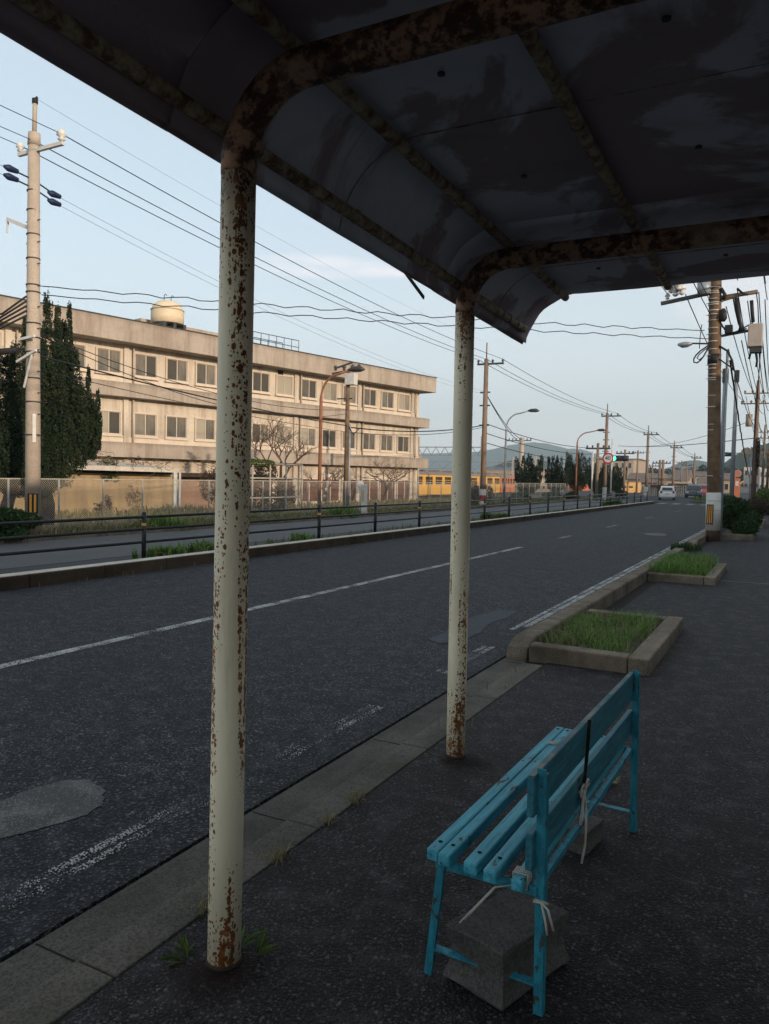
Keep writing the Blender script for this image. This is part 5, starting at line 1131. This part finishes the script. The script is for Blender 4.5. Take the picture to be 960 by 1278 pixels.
t=thing('orange_sign_tower','red and orange shop sign tower behind the steel posts','sign',(PY(920,600,110).x,110,-.2)); x=t.location.x
obj('tower',MB().box((x-.35,110,-.4),(x+.35,110.5,2.3)),M['train_or'],t); obj('dome_sign',MB().lathe((x,110,2.9),[(.45,-.1),(.5,0),(.45,.1)],20,(0,-1,0)),mottled('sign_pink',(.45,.20,.16),(.4,.16,.12),1,.6),t); obj('panel',MB().box((x-.2,109.95,1.3),(x+.2,109.995,1.9)),M['white'],t)
# low wall / fence ring along railway behind junction
M['palefence']=mottled('pale_fence',(.38,.31,.25),(.46,.38,.31),2,.9)
xa=PY(800,612,100).x; xb=PY(864,612,100).x; t=thing('picket_fence','pale upright picket fence along the railway behind the white car','fence',(xa,100,-.1)); k=MB(); x=xa
while x<xb: k.box((x,100,-.2),(x+.12,100.08,1.0+.25*random.random())); x+=.26
obj('pickets',k,M['palefence'],t); obj('fence_rail',MB().box((xa,100.085,.75),(xb,100.13,.85)),M['palefence'],t)
# far road climbing away, with yellow kerb
xL0=PY(914,612,150).x; xR0=PY(944,612,150).x; L1=PY(937,598,300); R1=PY(962,598,300)
zr=lambda p: p.z
struct('far_road',MB().add([(xL0,150,-.02),(xR0,150,-.02),(R1.x,300,L1.z),(L1.x,300,L1.z),(xL0,150,-1),(xR0,150,-1),(R1.x,300,-1),(L1.x,300,-1)],[(0,1,2,3),(0,4,5,1),(1,5,6,2),(3,2,6,7),(0,3,7,4)]),M['side'])
struct('far_road_kerb',MB().bar((xL0-.3,150,.3),(L1.x-.3,300,L1.z+.3),.6,.6),M['yellow'])
# ---------------------------------------------------------------- hills
def hill(name,prof,Y,depth,mat,jit,seed,n=160,m=26,top=0):
    # prof: ridge points (px,py) at distance Y; a rounded ridge with real depth
    g=np.random.default_rng(seed); P_=[PY(px,py,Y) for px,py in prof]; xs=np.array([p.x for p in P_]); zs_=np.array([p.z for p in P_])
    X=np.linspace(xs[0],xs[-1],n); Zr=np.interp(X,xs,zs_); V=[]
    nz=np.zeros((m,n))
    for o_ in range(1,6):
        f_=2**o_; ph=g.uniform(0,6.28,4); nz+= (np.sin(np.linspace(0,f_*3.1,n)[None,:]+ph[0]+1.3*np.sin(np.linspace(0,f_*1.7,m)[:,None]+ph[1]))*np.cos(np.linspace(0,f_*2.3,m)[:,None]+ph[2]))/f_
    for j in range(m):
        t=j/(m-1)*2-1; pr=max(0,math.cos(t*math.pi/2))**.85
        for i in range(n): V.append((X[i]+t*0,Y+t*depth,-10+(Zr[i]+10)*pr*(1+jit*nz[j,i]*(abs(t)**.6))+(g.normal()*jit*.06*Zr[i] if abs(t)<.6 else 0)))
    Fq=np.array([(j*n+i,j*n+i+1,(j+1)*n+i+1,(j+1)*n+i) for j in range(m-1) for i in range(n-1)]); o=fast_mesh(name,np.array(V),Fq,mat); o['kind']='structure'
    return o
M['forest']=mottled('forest',(.018,.032,.016),(.045,.062,.028),.03,1,0,.0,.15); M['forest_far']=mottled('forest_far',(.03,.05,.03),(.05,.07,.04),.004,1)
hill('mountain',[(380,572),(480,566),(540,566),(600,564),(625,560),(645,555),(665,552),(685,554),(700,558),(712,561),(722,560),(735,564),(748,570),(770,580),(800,590),(830,600)],2500,420,M['forest_far'],.10,2)
hill('wooded_hill',[(618,588),(632,580),(645,575),(655,572),(670,573),(685,577),(700,584),(715,592)],620,90,M['forest'],.15,3)
hill('wooded_hill',[(820,600),(832,588),(845,580),(858,575),(870,574),(885,577),(905,583),(930,592)],1500,220,M['forest_far'],.12,4)
hill('wooded_hill',[(870,604),(885,594),(897,586),(908,577),(920,568),(932,563),(945,558),(960,553),(990,548),(1040,545)],560,120,M['forest'],.12,6)
hill('distant_hill',[(775,600),(785,587),(800,581),(818,586),(830,596)],2300,300,M['forest_far'],.1,7)
# far trees (band of wood) at the foot of the hills: one mass
cs=[];q=[]
for i in range(150):
    px=random.uniform(800,960); Y=random.uniform(300,420); p=PY(px,600,Y); hgt=random.uniform(4,8); cs.append((p.x,Y,hgt*.6-1)); q.append((3.5,3.5,hgt*.6))
V,Fq=leafcloud(cs,q,30000,.7,99); o=fast_mesh('woods',V,Fq,M['juniper_far']); o['kind']='stuff'; tag(o,'dark trees massed at the foot of the far hills','woods')
# ---------------------------------------------------------------- warehouse added out of view, right of the sidewalk, to shade the street
WH=thing('added_shade_building','long low unseen warehouse added right of the sidewalk to shade the street','building',(14,10,0))
obj('wall',MB().box((9.2,-75,-.1),(22,92,7.0)),WM['beige'],WH); obj('roof',MB().prism([(8.8,7.003),(22.4,7.003),(15.6,7.7)],-75.5,92.5,'xz'),WM['roof'],WH)
for i in range(14): obj('shutter',MB().box((9.12,-70+i*11.5,0),(9.19,-64+i*11.5,3.4)),M['steel'],WH)
# ---------------------------------------------------------------- haze
hz=MB().box((-3400,-220,-12),(1500,3250,330)); HZ=obj('haze',hz,None); HZ['kind']='stuff'; tag(HZ,'pale evening haze in the air','haze')
hm=bpy.data.materials.new('haze'); hm.use_nodes=True; hn=hm.node_tree; hn.nodes.clear(); ho=hn.nodes.new('ShaderNodeOutputMaterial'); hv=hn.nodes.new('ShaderNodeVolumePrincipled')
hv.inputs['Color'].default_value=(.70,.87,1,1); hv.inputs['Density'].default_value=.00034; hv.inputs['Anisotropy'].default_value=.0; hn.links.new(hv.outputs[0],ho.inputs['Volume']); HZ.data.materials.append(hm)
